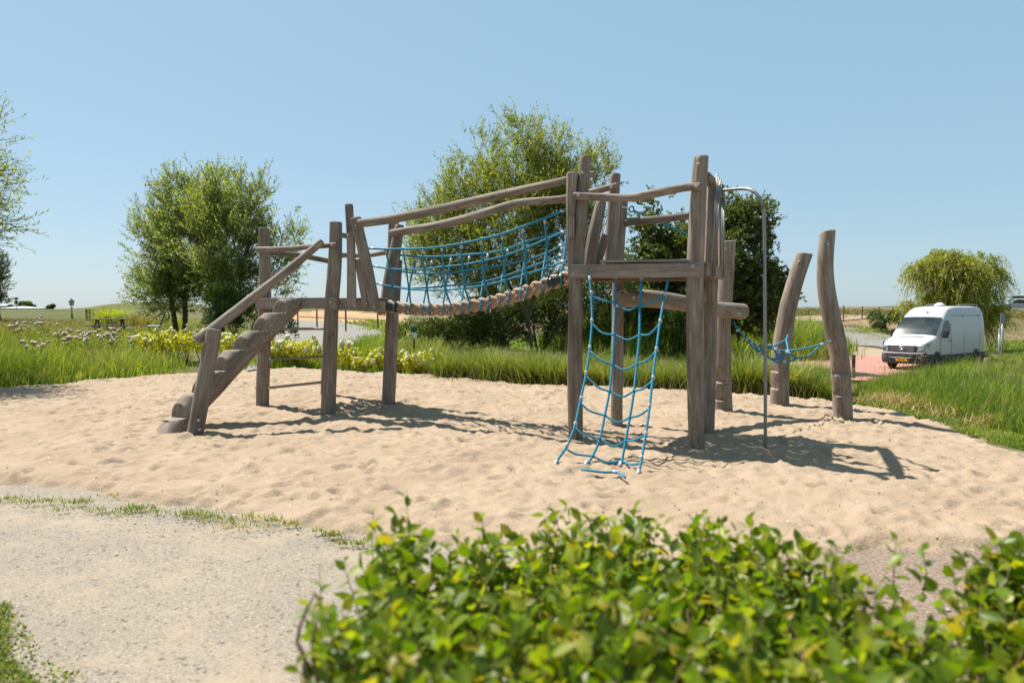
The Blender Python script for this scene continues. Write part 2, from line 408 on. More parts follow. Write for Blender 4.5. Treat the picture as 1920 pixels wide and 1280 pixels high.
vr = nd(nt, 'ShaderNodeSeparateColor'); nt.links.new(vo.outputs['Color'], vr.inputs[0])
gt = nd(nt, 'ShaderNodeMath', operation='GREATER_THAN'); gt.inputs[1].default_value = .6; nt.links.new(vr.outputs[0], gt.inputs[0])
mm = nd(nt, 'ShaderNodeMath', operation='MULTIPLY'); nt.links.new(gt.outputs[0], mm.inputs[0]); nt.links.new(sp, mm.inputs[1])
spc = ramp(nt, vr.outputs[1], [(0, (.10, .07, .05)), (.6, (.22, .17, .13)), (.75, (.5, .48, .45))])
c = mixc(nt, mm.outputs[0], c, spc)
nt.links.new(c, b.inputs['Base Color']); b.inputs['Roughness'].default_value = .95; b.inputs['Specular IOR Level'].default_value = .15
f9 = noise(nt, oc, 13, 3, .6); p = bump(nt, b, f9, .5, .022); p = bump(nt, b, f3, .8, .014, p); bump(nt, b, f2, .4, .005, p)
struct('sandpit', npmesh('sandpit', V, F, m, True))

# gravel path
xs = np.arange(-9, 6.01, .05); ys = np.arange(-1, 7.01, .05)
X, Y = np.meshgrid(xs, ys)
gd = np.where(inside(X, Y, GRAV), pdist(X, Y, GRAV), -pdist(X, Y, GRAV))+.2*(vnoise(X*3, Y*3, 21)-.5)
gz = .004+.012*(vnoise(X*2, Y*2, 22)-.5)+.005*(vnoise(X*14, Y*14, 23)-.5)-.14*(1-sm((gd+.15)/.3))
i = np.arange(X.size).reshape(X.shape); F = np.stack([i[:-1,:-1].ravel(), i[:-1,1:].ravel(), i[1:,1:].ravel(), i[1:,:-1].ravel()], 1)
m, nt, b = newmat('gravel')
oc = coord(nt)
f = noise(nt, oc, .9, 5, .6); vo = nd(nt, 'ShaderNodeTexVoronoi'); vo.inputs['Scale'].default_value = 150; nt.links.new(oc, vo.inputs['Vector'])
vo2 = nd(nt, 'ShaderNodeTexVoronoi'); vo2.inputs['Scale'].default_value = 55; nt.links.new(oc, vo2.inputs['Vector'])
s1 = nd(nt, 'ShaderNodeSeparateColor'); nt.links.new(vo.outputs['Color'], s1.inputs[0])
s2 = nd(nt, 'ShaderNodeSeparateColor'); nt.links.new(vo2.outputs['Color'], s2.inputs[0])
c = ramp(nt, f, [(.3, (0.198, 0.172, 0.138)), (.7, (0.240, 0.205, 0.160))])
c = mixc(nt, 1.0, c, ramp(nt, s1.outputs[0], [(0, (.62, .62, .64)), (.3, (.88, .88, .88)), (.8, (1.08, 1.06, 1.04)), (1, (1.4, 1.38, 1.36))]), 'MULTIPLY')
c = mixc(nt, .8, c, ramp(nt, s2.outputs[1], [(0, (.35, .36, .38)), (.05, (.55, .55, .56)), (.09, (1, 1, 1)), (.94, (1, 1, 1)), (1, (1.35, 1.33, 1.3))]), 'MULTIPLY')
fd_ = noise(nt, oc, 1.3, 6, .7); c = mixc(nt, ramp(nt, fd_, [(.48, (0, 0, 0)), (.66, (.8, .8, .8))]), c, (.30, .235, .165))
sx = nd(nt, 'ShaderNodeSeparateXYZ'); nt.links.new(oc, sx.inputs[0]); fm = noise(nt, oc, 2.5, 4)
ad = nd(nt, 'ShaderNodeMath', operation='ADD'); nt.links.new(sx.outputs[0], ad.inputs[0]); nt.links.new(fm, ad.inputs[1])
mr = nd(nt, 'ShaderNodeMapRange'); mr.inputs[1].default_value = 1.7; mr.inputs[2].default_value = 2.3; nt.links.new(ad.outputs[0], mr.inputs[0])
fb = noise(nt, oc, 45, 4, .75)
c = mixc(nt, mr.outputs[0], c, ramp(nt, fb, [(.3, (.07, .05, .038)), (.5, (.19, .14, .105)), (.7, (.29, .225, .17))]))
nt.links.new(c, b.inputs['Base Color']); b.inputs['Roughness'].default_value = .9; b.inputs['Specular IOR Level'].default_value = .2
p = bump(nt, b, vo.outputs['Distance'], .3, .005); bump(nt, b, fb, .3, .008, p)
struct('gravel_path', npmesh('gravel_path', np.stack([X.ravel(), Y.ravel(), gz.ravel()], 1), F, m, True))

# roads: sheets draped over the terrain
def sheet(name, pxpoly, mat, h=.04, res=.6, world=None):
    poly = world or [(p.x, p.y) for p in [G(*q) for q in pxpoly]]
    bm = bmesh.new(); vs = [bm.verts.new((x, y, 0)) for x, y in poly]; f = bm.faces.new(vs)
    ax = [p[0] for p in poly]; ay = [p[1] for p in poly]
    for k in np.arange(min(ax), max(ax), res): bmesh.ops.bisect_plane(bm, geom=bm.verts[:]+bm.edges[:]+bm.faces[:], plane_co=(k, 0, 0), plane_no=(1, 0, 0))
    for k in np.arange(min(ay), max(ay), res*1.3): bmesh.ops.bisect_plane(bm, geom=bm.verts[:]+bm.edges[:]+bm.faces[:], plane_co=(0, k, 0), plane_no=(0, 1, 0))
    for v in bm.verts: v.co.z = float(tz(v.co.x, v.co.y))+h
    bmesh.ops.recalc_face_normals(bm, faces=bm.faces)
    me = bpy.data.meshes.new(name); bm.to_mesh(me); bm.free(); me.materials.append(mat); return struct(name, me)
ASPH = simple('asphalt', (0.178, 0.166, 0.149), .9, 0, .12, 2, .2, .3)
SANDY = simple('sandy_track', (0.272, 0.212, 0.153), .95, 0, .15, 1, .1)
m, nt, b = newmat('brick_paving'); oc = coord(nt)
br = nd(nt, 'ShaderNodeTexBrick'); br.inputs['Scale'].default_value = 5; br.inputs['Mortar Size'].default_value = .012
br.inputs['Color1'].default_value = (0.315, 0.141, 0.107, 1); br.inputs['Color2'].default_value = (0.383, 0.191, 0.146, 1); br.inputs['Mortar'].default_value = (0.216, 0.144, 0.108, 1)
nt.links.new(oc, br.inputs['Vector']); f = noise(nt, oc, .5, 4)
nt.links.new(mixc(nt, 1.0, br.outputs[0], ramp(nt, f, [(.3, (.85, .85, .85)), (.7, (1.15, 1.12, 1.1))]), 'MULTIPLY'), b.inputs['Base Color']); b.inputs['Roughness'].default_value = .9
BRICK = m
sheet('road', [(460,700),(500,640),(505,600),(560,601),(640,604),(700,616),(745,640),(700,655)], ASPH, .05, 1.5)
sheet('lane', [(1500,645),(1480,628),(1550,616),(1600,615),(1660,627),(1760,650),(1760,668),(1640,650)], ASPH, .05, 1.5)
sheet('sandy_verge', [(1570,646),(1640,654),(1760,672),(1760,680),(1640,672),(1500,668),(1500,652)], SANDY, .055, 1.2)
sheet('brick_paving', [(1460,682),(1560,671),(1640,668),(1780,676),(1800,690),(1690,704),(1560,716),(1480,716)], BRICK, .075, 1.0)
sheet('dyke_track', [(1480,594),(1560,592),(1640,588),(1700,583),(1700,588),(1640,596),(1560,603),(1480,603)], SANDY, .06, 3)
sheet('far_track', [(560,589),(640,590),(720,596),(720,601),(640,597),(560,594)], simple('earth_track', (0.306, 0.204, 0.119), .95, 0, .1, 1, .1), .06, 3)
# ------------------------------------------------------------------ the climbing frame
cf = thing('climbing_structure', Z(960, 800), 'weathered timber climbing frame with two platforms, notched log steps and steel pole', 'climbing frame')
def B(px, py): return Z(px, py)
def down(p, q, dz=.35):
    """extend post below the sand"""
    d = (q-p).normalized(); return p-d*dz
def post(pxs, ds, rads, seed, label=None, ground=True, parent=cf, **kw):
    pts = [P(x, y, d) for (x, y), d in zip(pxs, ds)]
    if ground: pts = [down(pts[0], pts[1])]+pts
    return log('post', pts, rads, parent, seed, label=label, **kw)
dH, dI, dJ, dA, dB, dC, dD, dE, dF, dG = [Z(x, y).y for x, y in ((492,768),(615,784),(728,763),(1080,830),(1307,852),(1156,800),(1326,817),(1357,778),(1462,765),(1580,790))]
pH = post([(492,768),(497,560),(495,427)], [dH]*3, [.105,.1,.08], 1)
pI = post([(615,784),(622,580),(628,500),(630,416)], [dI]*4, [.115,.105,.10,.088], 2)
pJ = post([(728,763),(735,600),(737,480),(738,403)], [dJ]*4, [.115,.105,.1,.085], 3)
post([(611,738),(620,560),(628,430)], [12.3, 12.1, 12.0], [.1,.1,.08], 4)
post([(658,575),(658,470),(654,383)], [10.15,10.12,10.1], [.062,.062,.062], 5, ground=False, label='thin upright post of the lower platform')
pA = post([(1080,830),(1078,700),(1080,520),(1089,400),(1098,293)], [dA]*5, [.085,.088,.085,.078,.07], 6)
pB = post([(1307,852),(1304,700),(1303,520),(1308,400),(1315,293)], [dB]*5, [.088,.09,.094,.09,.08], 7)
pC = post([(1156,800),(1158,600),(1160,486),(1168,375)], [dC]*4, [.085,.08,.075,.068], 8)
post([(1143,530),(1145,470),(1154,326)], [9.05,9.05,9.05], [.078,.078,.066], 9, ground=False)
pD = post([(1327,817),(1333,560),(1344,352)], [dD]*3, [.08,.085,.07], 10)
def cutE(side, zs, depth=.055):
    def f(z, lx, ly, r):
        lim = 9
        for z0 in zs:
            if z0 < z < z0+.30: lim = min(lim, r-depth+(z-z0)/.30*(depth+.02))
        return (min(lx, lim), ly)
    return f
def zx(zs): return sum([[z+.001, z+.004, z+.15, z+.299] for z in zs], [])
def zloc(py0, py1, d): return (py0-py1)*d/1280+.35
zsE = [zloc(778,748,dE), zloc(778,712,dE)]
pE = post([(1357,778),(1354,640),(1360,540),(1366,452)], [dE]*4, [.135,.125,.115,.11], 11, label='stout post with two foot notches holding the horizontal log', xref=(-.6,-.8,0), cut=cutE(0, zsE), zex=zx(zsE), wob=.035)
# lower platform
h0, h1 = P(481,569,dH-.08), P(627,568.5,dI-.12)
b1 = board('edge_board', P(481,569,dH-.1), P(630,568.5,dI-.135), .045, .165, cf); bolt(P(488,572,dH-.13), b1); bolt(P(620,566,dI-.165), b1)
b2 = board('edge_board', P(628,571,dI+.06), P(723,575,10.15), .045, .155, cf); bolt(P(637,574,dI+.02), b2); bolt(P(665,568,9.98), b2); bolt(P(665,575,9.98), b2)
board('edge_board', P(500,571,dH+.1), P(612,571,12.2), .045, .15, cf); board('edge_board', P(614,571,12.3), P(730,571,dJ+.1), .045, .15, cf)
def deck(c4, z, n, parent, th=.035):
    a, b_, c_, d_ = [Vector((p.x, p.y, z)) for p in c4]      # a-b front, d-c back
    for k in range(n):
        t0, t1 = k/n, (k+1)/n-.06/n*1.2
        p0 = a.lerp(d_, (t0+t1)/2); p1 = b_.lerp(c_, (t0+t1)/2); wdt = ((a.lerp(d_, t1)-a.lerp(d_, t0)).length+(b_.lerp(c_, t1)-b_.lerp(c_, t0)).length)/2
        board('deck_plank', p0, p1, wdt, th, parent, mat=WOODB, bev=.004)
deck([P(484,560,dH-.05), P(722,562,10.18), P(738,562,dJ), P(600,562,12.2)], P(560,561,10.5).z+.0, 9, cf)
lz = P(560,561,10.5).z-.06
for t in (.2, .8):
    a = P(484,570,dH).lerp(P(722,570,10.2), t); c_ = P(600,570,12.1).lerp(P(738,570,dJ), t); a.z = c_.z = lz-.04
    board('joist', a, c_, .06, .09, cf, mat=WOODD)
# rails of the lower platform
r1 = log('handrail', [P(482,468,dH-.16), P(540,466,dH-.45), P(600,461,dI), P(632,459,dI-.13)], [.042,.042,.04,.04], cf, 21); bolt(P(487,468,dH-.21), r1); bolt(P(622,459,dI-.19), r1)
log('handrail', [P(500,473,dH+.1), P(560,479,11.4), P(616,489,12.0)], [.04,.045,.045], cf, 22)
log('handrail', [P(630,479,12.0), P(690,478,11.5), P(728,472,dJ-.1)], [.042,.042,.042], cf, 23)
log('brace', [P(634,440,9.98), P(655,443,10.0)], [.035,.035], cf, 24, square=1)
v1 = board('upright_board', P(661,578,9.9), P(658,436,9.93), .04, .115, cf, up=(1, 0, 0), mat=WOODB, cutend=.07); bolt(P(652,442,9.9), v1)
v2 = board('upright_board', P(686,574,9.93), P(670,486,9.95), .04, .09, cf, up=(1, 0, 0)); bolt(P(687,568,9.9), v2)
pM = log('leaning_post', [P(704,581,9.86), P(690,510,9.86), P(667,408,9.84)], [.075,.08,.075], cf, 25, square=.8, wob=.03); bolt(P(701,575,9.76), pM); bolt(P(671,415,9.74), pM); bolt(P(667,423,9.74), pM)
pN = log('leaning_post', [P(723,585,10.5), P(731,525,10.5), P(741,470,10.55), P(750,422,10.6)], [.10,.105,.095,.07], cf, 26)
board('upright_board', P(742,585,10.55), P(748,487,10.6), .04, .11, cf, up=(1, 0, 0))
# front and back bridge rails
r2 = log('bridge_rail', [P(674,419,9.76), P(750,408,9.5), P(870,382,9.0), P(960,361,8.6), P(1066,337,8.2)], [.058,.06,.066,.058,.045], cf, 27, wob=.07)
r3 = log('bridge_rail', [P(733,438,10.48), P(850,416,9.95), P(950,386,9.5), P(985,379,9.35), P(1060,372,9.1), P(1157,348,8.9)], [.058,.06,.062,.056,.05,.04], cf, 28, wob=.07); bolt(P(735,437,10.42), r3); bolt(P(1146,351,8.86), r3)
# handrail of the notched log
hr = log('stair_rail', [P(368,638,8.68), P(420,600,8.95), P(500,538,9.35), P(560,490,9.62), P(604,453,9.78)], [.066,.07,.066,.058,.05], cf, 29, wob=.06); bolt(P(596,453,9.72), hr)
pL = log('rail_post', [down(P(364,820,8.5), P(402,618,8.72)), P(364,820,8.5), P(402,617,8.74)], [.095,.097,.09], cf, 30, label='short leaning post at the foot of the steps'); bolt(P(374,805,8.41), pL); bolt(P(372,788,8.41), pL)
# notched log steps
lp = [P(284,874,8.2), P(352,769,8.87), P(404,712,9.2), P(456,656,9.58), P(510,604,9.95), P(555,560,10.28)]
L0 = (lp[-1]-lp[0]).length; axis = (lp[-1]-lp[0]).normalized(); al = math.asin(axis.z); sa, ca = math.sin(al), math.cos(al); RS = .174
nots = [(zt_-RS*ca-lp[0].z)/sa for zt_ in (.20, .475, .745, 1.02, 1.285, 1.55)]; hR = .19; dep = hR*ca; dzT = dep/sa*ca; dzR = hR*sa
def cutS(z, lx, ly, r):
    lim = 9
    for z0 in nots:
        if z0 <= z <= z0+dzT: lim = min(lim, r-(z-z0)/dzT*dep)
        elif z0+dzT < z <= z0+dzT+dzR: lim = min(lim, r-dep+(z-z0-dzT)/dzR*dep*1.05)
        elif z0+dzT+dzR < z < z0+dzT+dzR+.10: lim = min(lim, r*.86+.14*r*(z-z0-dzT-dzR)/.1)
    if z < nots[0]: lim = min(lim, r*.9)
    if z > L0-.2: lim = min(lim, r-(z-L0+.2)*.9)
    return (min(lx, lim), ly)
zexS = sum([[z0-.002, z0, z0+dzT*.5, z0+dzT-.001, z0+dzT+.001, z0+dzT+dzR*.5, z0+dzT+dzR, z0+dzT+dzR+.1] for z0 in nots], [L0-.2])
nrm = Vector((0, 0, 1)); nrm = (nrm-axis*nrm.dot(axis)).normalized()
log('notched_log', lp, [.178,.18,.18,.178,.172,.158], cf, 31, seg=28, step=.03, wob=.03, xref=nrm+Vector((-.12, -.1, 0)), cut=cutS, zex=zexS, label='thick log with six steps cut into it')
# rungs
for (a, b_) in (((503,727),(606,716)), ((503,673),(610,668)), ((505,617),(612,616))):
    log('rung', [P(*a, dH-.02), P(*b_, dI+.02)], [.02,.02], cf, 33+a[1], wob=.03)
for q in ((504,727), (506,673), (480,727)): bolt(P(*q, dH-.115), pH, .02)

# upper platform
vA, vB, vC, vD = Z(1080,830), Z(1307,852), Z(1156,800), Z(1327,817)
ez = 2.045
b3 = board('edge_board', P(1070,509.5,dA-.11), P(1316,506,dB-.12), .05, .155, cf); bolt(P(1075,514,dA-.145), b3); bolt(P(1299,499,dB-.155), b3)
board('socket', P(1177,503,7.72), P(1183,503,7.705), .03, .05, b3, mat=WOODD, bev=.003)
board('edge_board', P(1130,491,7.95), P(1299,489,7.5), .20, .03, cf)
def flat(p, z): return Vector((p.x, p.y, z))
eB = P(1322,510,dB+.02); eD = P(1352,512,8.45)
board('edge_board', flat(eB, ez), flat(eD, ez), .05, .15, cf)
board('edge_board', flat(P(1068,512,dA+.05), ez), flat(P(1142,512,dC), ez), .05, .15, cf)
board('edge_board', flat(P(1142,512,dC+.08), ez), flat(P(1345,512,dD+.12), ez), .05, .15, cf)
deck([P(1070,495,dA-.05), P(1318,492,dB-.02), P(1346,495,dD+.1), P(1146,495,dC+.05)], 2.105, 10, cf)
for t in (.25, .75):
    a = flat(vA, 2.03).lerp(flat(vB, 2.03), t); c_ = flat(vC, 2.03).lerp(flat(vD, 2.03), t); board('joist', a, c_, .06, .09, cf, mat=WOODD)
board('joist', flat(vA.lerp(vC, .3), 1.99), flat(vB.lerp(vD, .3), 1.99), .07, .09, cf, mat=WOODD)
r4 = log('handrail', [P(1077,367,dA-.13), P(1120,369,7.95), P(1180,371,7.78), P(1230,362,7.6), P(1280,352,7.48), P(1314,349,dB-.14)], [.045,.046,.047,.05,.045,.04], cf, 41, wob=.07); bolt(P(1084,366,dA-.18), r4); bolt(P(1306,349,dB-.185), r4)
log('handrail', [P(1172,417,9.2), P(1230,412,9.05), P(1290,405,8.95), P(1328,399,8.85)], [.055,.05,.048,.045], cf, 42, wob=.08)
bolt(P(1310,307,dB-.085), pB); bolt(P(1092,324,dA-.075), pA, .014)
log('leaning_post', [P(1071,516,dA-.04), P(1070,420,dA-.02), P(1073,324,dA)], [.035,.05,.07], cf, 43, square=.5)
board('upright_board', P(1072,445,dA-.1), P(1072,407,dA-.1), .03, .06, cf, up=(1, 0, 0))
log('leaning_post', [P(1103,505,8.85), P(1112,450,8.85), P(1128,377,8.85)], [.085,.085,.065], cf, 44)
board('upright_board', P(1118,500,8.95), P(1136,440,8.95), .04, .11, cf, up=(1, 0, 0))
log('brace', [P(1088,330,dA+.1), P(1112,327,dA+.35)], [.04,.04], cf, 45)
# guard at the fire pole: beam, two boards and steel bars
log('beam', [P(1322,330,dB+.08), P(1336,345,7.85), P(1352,368,8.5)], [.05,.055,.05], cf, 46, square=.8)
g1 = board('guard_board', P(1327,520,7.72), P(1334,352,7.72), .05, .085, cf, up=(1, 0, 0)); g2 = board('guard_board', P(1352,520,8.45), P(1352,365,8.45), .05, .06, cf, up=(1, 0, 0))
for (a, b_, d) in (((1332,522),(1345,326),7.66), ((1336,523),(1348,332),7.68), ((1340,519),(1351,336),7.72), ((1354,520),(1355,366),8.36), ((1357,520),(1358,372),8.38)):
    link('guard_bar', MB().add(*tube([P(*a, d), P(*b_, d)], .011, 10)).mesh('guard_bar', STEEL, True), cf)
pole = catmull([P(1349,358,8.3), P(1375,355,8.0), P(1398,354,7.75), P(1412,358,7.65), P(1423,369,7.6), P(1430,386,7.57), P(1433,420,7.57), P(1435,700,7.57), P(1435,850,7.57), P(1435,890,7.57)], 60)
link('fire_pole', MB().add(*tube(pole, .0185, 14)).mesh('fire_pole', STEEL, True), cf, label='bent stainless steel sliding pole')
lg = log('horizontal_log', [P(1159,561,dC-.19), P(1215,560,9.25), P(1270,566,9.5), P(1330,578,9.85), P(1395,584,10.02)], [.118,.12,.115,.115,.115], cf, 47, wob=.04, label='thick horizontal log joining the tower to the notched post'); bolt(P(1385,587,9.88), lg, .025); bolt(P(1187,558,9.02), lg, .025)

# free standing posts
tF = thing('log_post', Z(1462,765), 'leaning log post with two notches on its left side, behind the blue web net', 'log post', 'notched log posts')
zsF = [zloc(765,729,dF), zloc(765,697,dF)]
post([(1462,765),(1463,680),(1475,590),(1490,530),(1509,475)], [dF]*5, [.15,.148,.145,.135,.125], 51, parent=tF, xref=(-1,-.2,0), cut=cutE(0, zsF, .06), zex=zx(zsF), wob=.03)
bolt(P(1499,490,dF-.12), tF)
tG = thing('log_post', Z(1580,790), 'tall crooked log post bending left, rightmost one standing in the sand', 'log post', 'notched log posts')
zsG = [zloc(790,735,dG), zloc(790,697,dG)]
post([(1581,790),(1579,740),(1574,670),(1560,600),(1549,540),(1547,490),(1552,432)], [dG]*7, [.13,.13,.128,.125,.122,.11,.105], 52, parent=tG, xref=(-.35,-1,0), cut=cutE(0, zsG, .06), zex=zx(zsG), wob=.03)
bolt(P(1553,458,dG-.1), tG)

# ropes
def rope(name, pts, r, parent, n=None, mat=None, seg=7):
    n = n or max(6, int(sum((Vector(pts[i+1])-Vector(pts[i])).length for i in range(len(pts)-1))/.05))
    return link(name, MB().add(*tube(catmull(pts, n), r, seg)).mesh(name, mat or ROPE, True), parent)
def clamp(p, d, parent, r=.02, l=.05, mat=None):
    r *= .88; l *= .9
    d = Vector(d).normalized(); p = Vector(p)
    return link('clamp', MB().add(*tube([p-d*l/2, p-d*l*.4, p+d*l*.4, p+d*l/2], [r*.8, r, r, r*.8], 8)).mesh('clamp', mat or ALU, True), parent)
def ring(p, parent, r=.03, t=.011, ax=Vector((1, 0, 0))):
    p = Vector(p); pts = [p+Vector((math.cos(a)*r, 0, math.sin(a)*r*1.3)) for a in np.linspace(0, 2*math.pi, 17)]
    return link('eye', MB().add(*tube(pts, t, 6)).mesh('eye', ROPE, True), parent)
# climbing net hanging from the upper platform
cn = thing('climbing_net', Z(1120,885), 'blue rope climbing net hanging from the upper platform down to the sand', 'climbing net')
Vn = [[(1105,511),(1109,560),(1110,602),(1106,653),(1099,701),(1089,748),(1078,799),(1062,838),(1048,858),(1042,879)],
      [(1154,508),(1153,560),(1151,628),(1148,684),(1143,733),(1134,778),(1125,822),(1111,855),(1099,879)],
      [(1204,508),(1200,568),(1199,628),(1194,684),(1189,732),(1181,782),(1173,827),(1166,864),(1163,881)],
      [(1257,505),(1246,556),(1238,602),(1231,653),(1224,709),(1218,762),(1211,813),(1203,860),(1197,897)]]
dt = [dA-.15-.06, 7.86, 7.72, 7.6]; db = [Z(*v[-1]).y-.0 for v in Vn]
def nd_(k, q):
    t = (q[1]-508)/(Vn[k][-1][1]-508); return dt[k]+(db[k]-dt[k])*max(0, t)**1.0
for k, v in enumerate(Vn):
    pts = [P(*q, nd_(k, q)) for q in v]; pts[-1].z = max(pts[-1].z, .03)
    rp = rope('rope', pts, .0135, cn); ring(pts[0]+Vector((0, -.01, .01)), rp, .022, .011); clamp(pts[0].lerp(pts[1], .22), pts[1]-pts[0], rp, .021, .06)
    if k in (0, 3):
        for q in ([(1109,549),(1110,601),(1106,651),(1099,699),(1090,747),(1079,795),(1063,835)] if k == 0 else [(1247,552),(1238,602),(1231,655),(1225,708),(1218,761),(1211,813),(1203,858)]):
            clamp(P(*q, nd_(k, q)), (0, 0, 1), rp, .021, .055)
    clamp(pts[-1]+Vector((0, 0, .03)), pts[-2]-pts[-1], rp, .021, .06)
X4 = lambda L_: [(1020+x/3.5565, 560+y/3.5565) for x, y in L_]
Hn = [[(1110,555),(1133,564),(1153,567),(1176,582),(1199,573),(1225,566),(1246,552)],
      X4([(320,165),(390,230),(467,240),(560,275),(638,240),(700,240),(775,165)]), X4([(305,345),(360,400),(455,437),(530,475),(620,437),(690,410),(748,345)]),
      X4([(280,515),(360,590),(437,617),(520,655),(600,615),(660,600),(725,545)]), X4([(245,690),(300,745),(405,778),(490,825),(572,792),(640,775),(703,730)]),
      X4([(205,850),(260,905),(370,932),(460,985),(545,950),(610,940),(680,905)]), X4([(150,1000),(210,1035),(325,1050),(420,1090),(520,1082),(580,1105),(645,1095)])]
for hq in Hn:
    pts = []
    for i_, q in enumerate(hq):
        k = i_/2; k0 = min(2, int(k)); t = k-k0; pts.append(P(*q, nd_(k0, q)*(1-t)+nd_(k0+1, q)*t))
    rope('cross_rope', pts, .0115, cn)
    for j in (2, 4): clamp(pts[j], (0, .1, 1), cn, .021, .035, ROPE)
lo = X4([(250,1137),(300,1143),(360,1151),(420,1156),(480,1155),(510,1168),(540,1190)])
lp_ = [Z(*q, .095) for q in lo]; rope('cross_rope', lp_, .012, cn); clamp(lp_[4], lp_[4]-lp_[3], cn, .02, .07)

# rope bridge
rb = thing('rope_bridge', flat(P(880,575,9.5), 0), 'rope bridge of one thick braided brown rope with blue side nets between the platforms', 'rope bridge')
cpx = [(717,571),(735,575),(760,578),(792,580),(835,580),(877,575),(919,567),(961,556),(1003,541),(1046,526),(1070,519)]
def dc(px): return 10.3+(px-717)/(1070-717)*(8.55-10.3)
core = catmull([P(x, y, dc(x)) for x, y in cpx], 240)
def strand(ph, sgn, r=.030, Rr=.026, pitch=.30):
    L = 0; pts = []; prev = core[0]
    for i_, c_ in enumerate(core):
        L += (c_-prev).length; prev = c_
        T = (core[min(i_+1, len(core)-1)]-core[max(i_-1, 0)]).normalized(); X_ = Vector((0, 0, 1)); X_ = (X_-T*X_.dot(T)).normalized(); Y_ = T.cross(X_)
        a = sgn*(2*math.pi*L/pitch)+ph; rad = Rr
        pts.append(c_+X_*(.041*sgn)+(X_*math.cos(a)+Y_*math.sin(a))*rad)
    return tube(pts, r, 8)
mb = MB()
for k in range(2): mb.add(*strand(k*math.pi, 1)); mb.add(*strand(k*math.pi+.6, -1))
mb.add(*tube(core[::6], .030, 10)); wr = link('walking_rope', mb.mesh('walking_rope', HEMP, True), rb, label='thick braided brown rope')
link('binding', MB().add(*tube(core[8:24], [.07]+[.077+.006*math.sin(k*2.1) for k in range(14)]+[.07], 14)).mesh('binding', BLACKTAPE, False), wr)
link('binding', MB().add(*tube(core[214:232], [.07]+[.075+.006*math.sin(k*2.3) for k in range(16)]+[.066], 14)).mesh('binding', BLACKTAPE, False), wr)
mb = MB(); rr_ = random.Random(5)
for k in range(60):
    a = rr_.uniform(0, 6.28); p = core[0]+Vector((rr_.uniform(-.03, .05), math.cos(a)*.07, math.sin(a)*.08)); mb.add(*tube([p, p+Vector((rr_.uniform(-.08, .02), math.cos(a)*.03, math.sin(a)*.05-.03))], .012, 5))
link('frayed_end', mb.mesh('frayed_end', HEMP), wr)
X2 = lambda L_: [(680+x/3.5545, 280+y/3.5545) for x, y in L_]
def ycore(px): return float(np.interp(px, [c[0] for c in cpx], [c[1] for c in cpx]))
def ytop(px, side):
    f_ = X2([(20,658),(150,665),(390,662),(525,648),(655,628),(785,600),(925,565),(1065,515),(1210,460),(1370,392)]) if side < 0 else X2([(240,705),(370,712),(465,715),(595,710),(715,700),(840,690),(970,660),(1105,610),(1245,575),(1365,528)])
    return float(np.interp(px, [c[0] for c in f_], [c[1] for c in f_]))
def PB(q, side):
    x, y = q; yc, yt = ycore(x), ytop(x, side); lev = min(1, max(0, (yc-y)/max(1, yc-yt))); return P(x, y, dc(x)+side*.42*lev)
near_h = [[(20,658),(150,665),(268,664),(395,662),(525,648),(655,628),(785,600),(925,565),(1065,515),(1210,460),(1385,388)],
          [(50,775),(180,795),(290,800),(410,797),(535,782),(660,770),(795,745),(940,710),(1080,660),(1225,598),(1385,530)],
          [(85,893),(195,915),(310,932),(430,938),(550,937),(675,925),(810,905),(950,873),(1090,830),(1228,790),(1385,730)]]
back_h = [[(240,705),(370,712),(465,715),(595,710),(715,700),(840,690),(970,660),(1105,610),(1245,575),(1365,528)],
          [(205,805),(240,812),(345,825),(450,828),(560,825),(690,805),(820,790),(960,765),(1090,735),(1225,690),(1365,620)],
          [(180,905),(300,925),(430,922),(550,912),(675,897),(790,885),(930,850),(1070,800),(1220,745),(1365,690)]]
near_v = [[(150,665),(180,795),(195,915),(212,1025)], [(268,662),(290,800),(308,930),(318,1050)], [(395,662),(410,797),(430,938),(442,1065)], [(525,650),(537,780),(553,930),(580,1055)], [(655,630),(662,770),(680,920),(708,1045)],
          [(787,600),(797,745),(815,890),(842,1030)], [(927,570),(940,710),(953,870),(975,1000)], [(1067,520),(1080,660),(1090,825),(1095,945)], [(1212,465),(1225,600),(1232,780),(1235,905)]]
back_v = [[(360,712),(320,870),(305,1020)], [(465,735),(430,900),(415,1030)], [(592,720),(560,880),(545,1035)], [(715,705),(680,870),(665,1025)], [(838,690),(805,850),(790,1000)],
          [(970,660),(935,820),(922,965)], [(1103,620),(1070,800),(1055,930)], [(1243,575),(1215,730),(1195,880)], [(1360,530),(1345,690),(1325,830)]]
for side, hs, vs in ((-1, near_h, near_v), (1, back_h, back_v)):
    for L_ in hs:
        pts = [PB(q, side) for q in X2(L_)]; rp = rope('net_rope', pts, .0155 if L_ is hs[0] else .0128, rb); clamp(pts[0].lerp(pts[1], .35), pts[1]-pts[0], rp, .019, .06); clamp(pts[-1].lerp(pts[-2], .3), pts[1]-pts[0], rp, .019, .06)
    for L_ in vs:
        pts = [PB(q, side) for q in X2(L_)]
        end = pts[-1]; c0 = min(core, key=lambda c_: (c_-end).length)
        loop = [c0+Vector((0, math.sin(a)*.085*(-side)*-1, math.cos(a)*.085)) for a in np.linspace(0, 2*math.pi, 13)]
        rp = rope('net_rope', pts[:-1]+[loop[0]], .0128, rb)
        link('lashing', MB().add(*tube(loop, .010, 6)).mesh('lashing', ROPE, True), rp)
        clamp(pts[0].lerp(pts[1], .12), pts[1]-pts[0], rp, .021, .055)
        for q in pts[:-1]: clamp(q, (0, 0, 1), rp, .018, .03, ROPE)
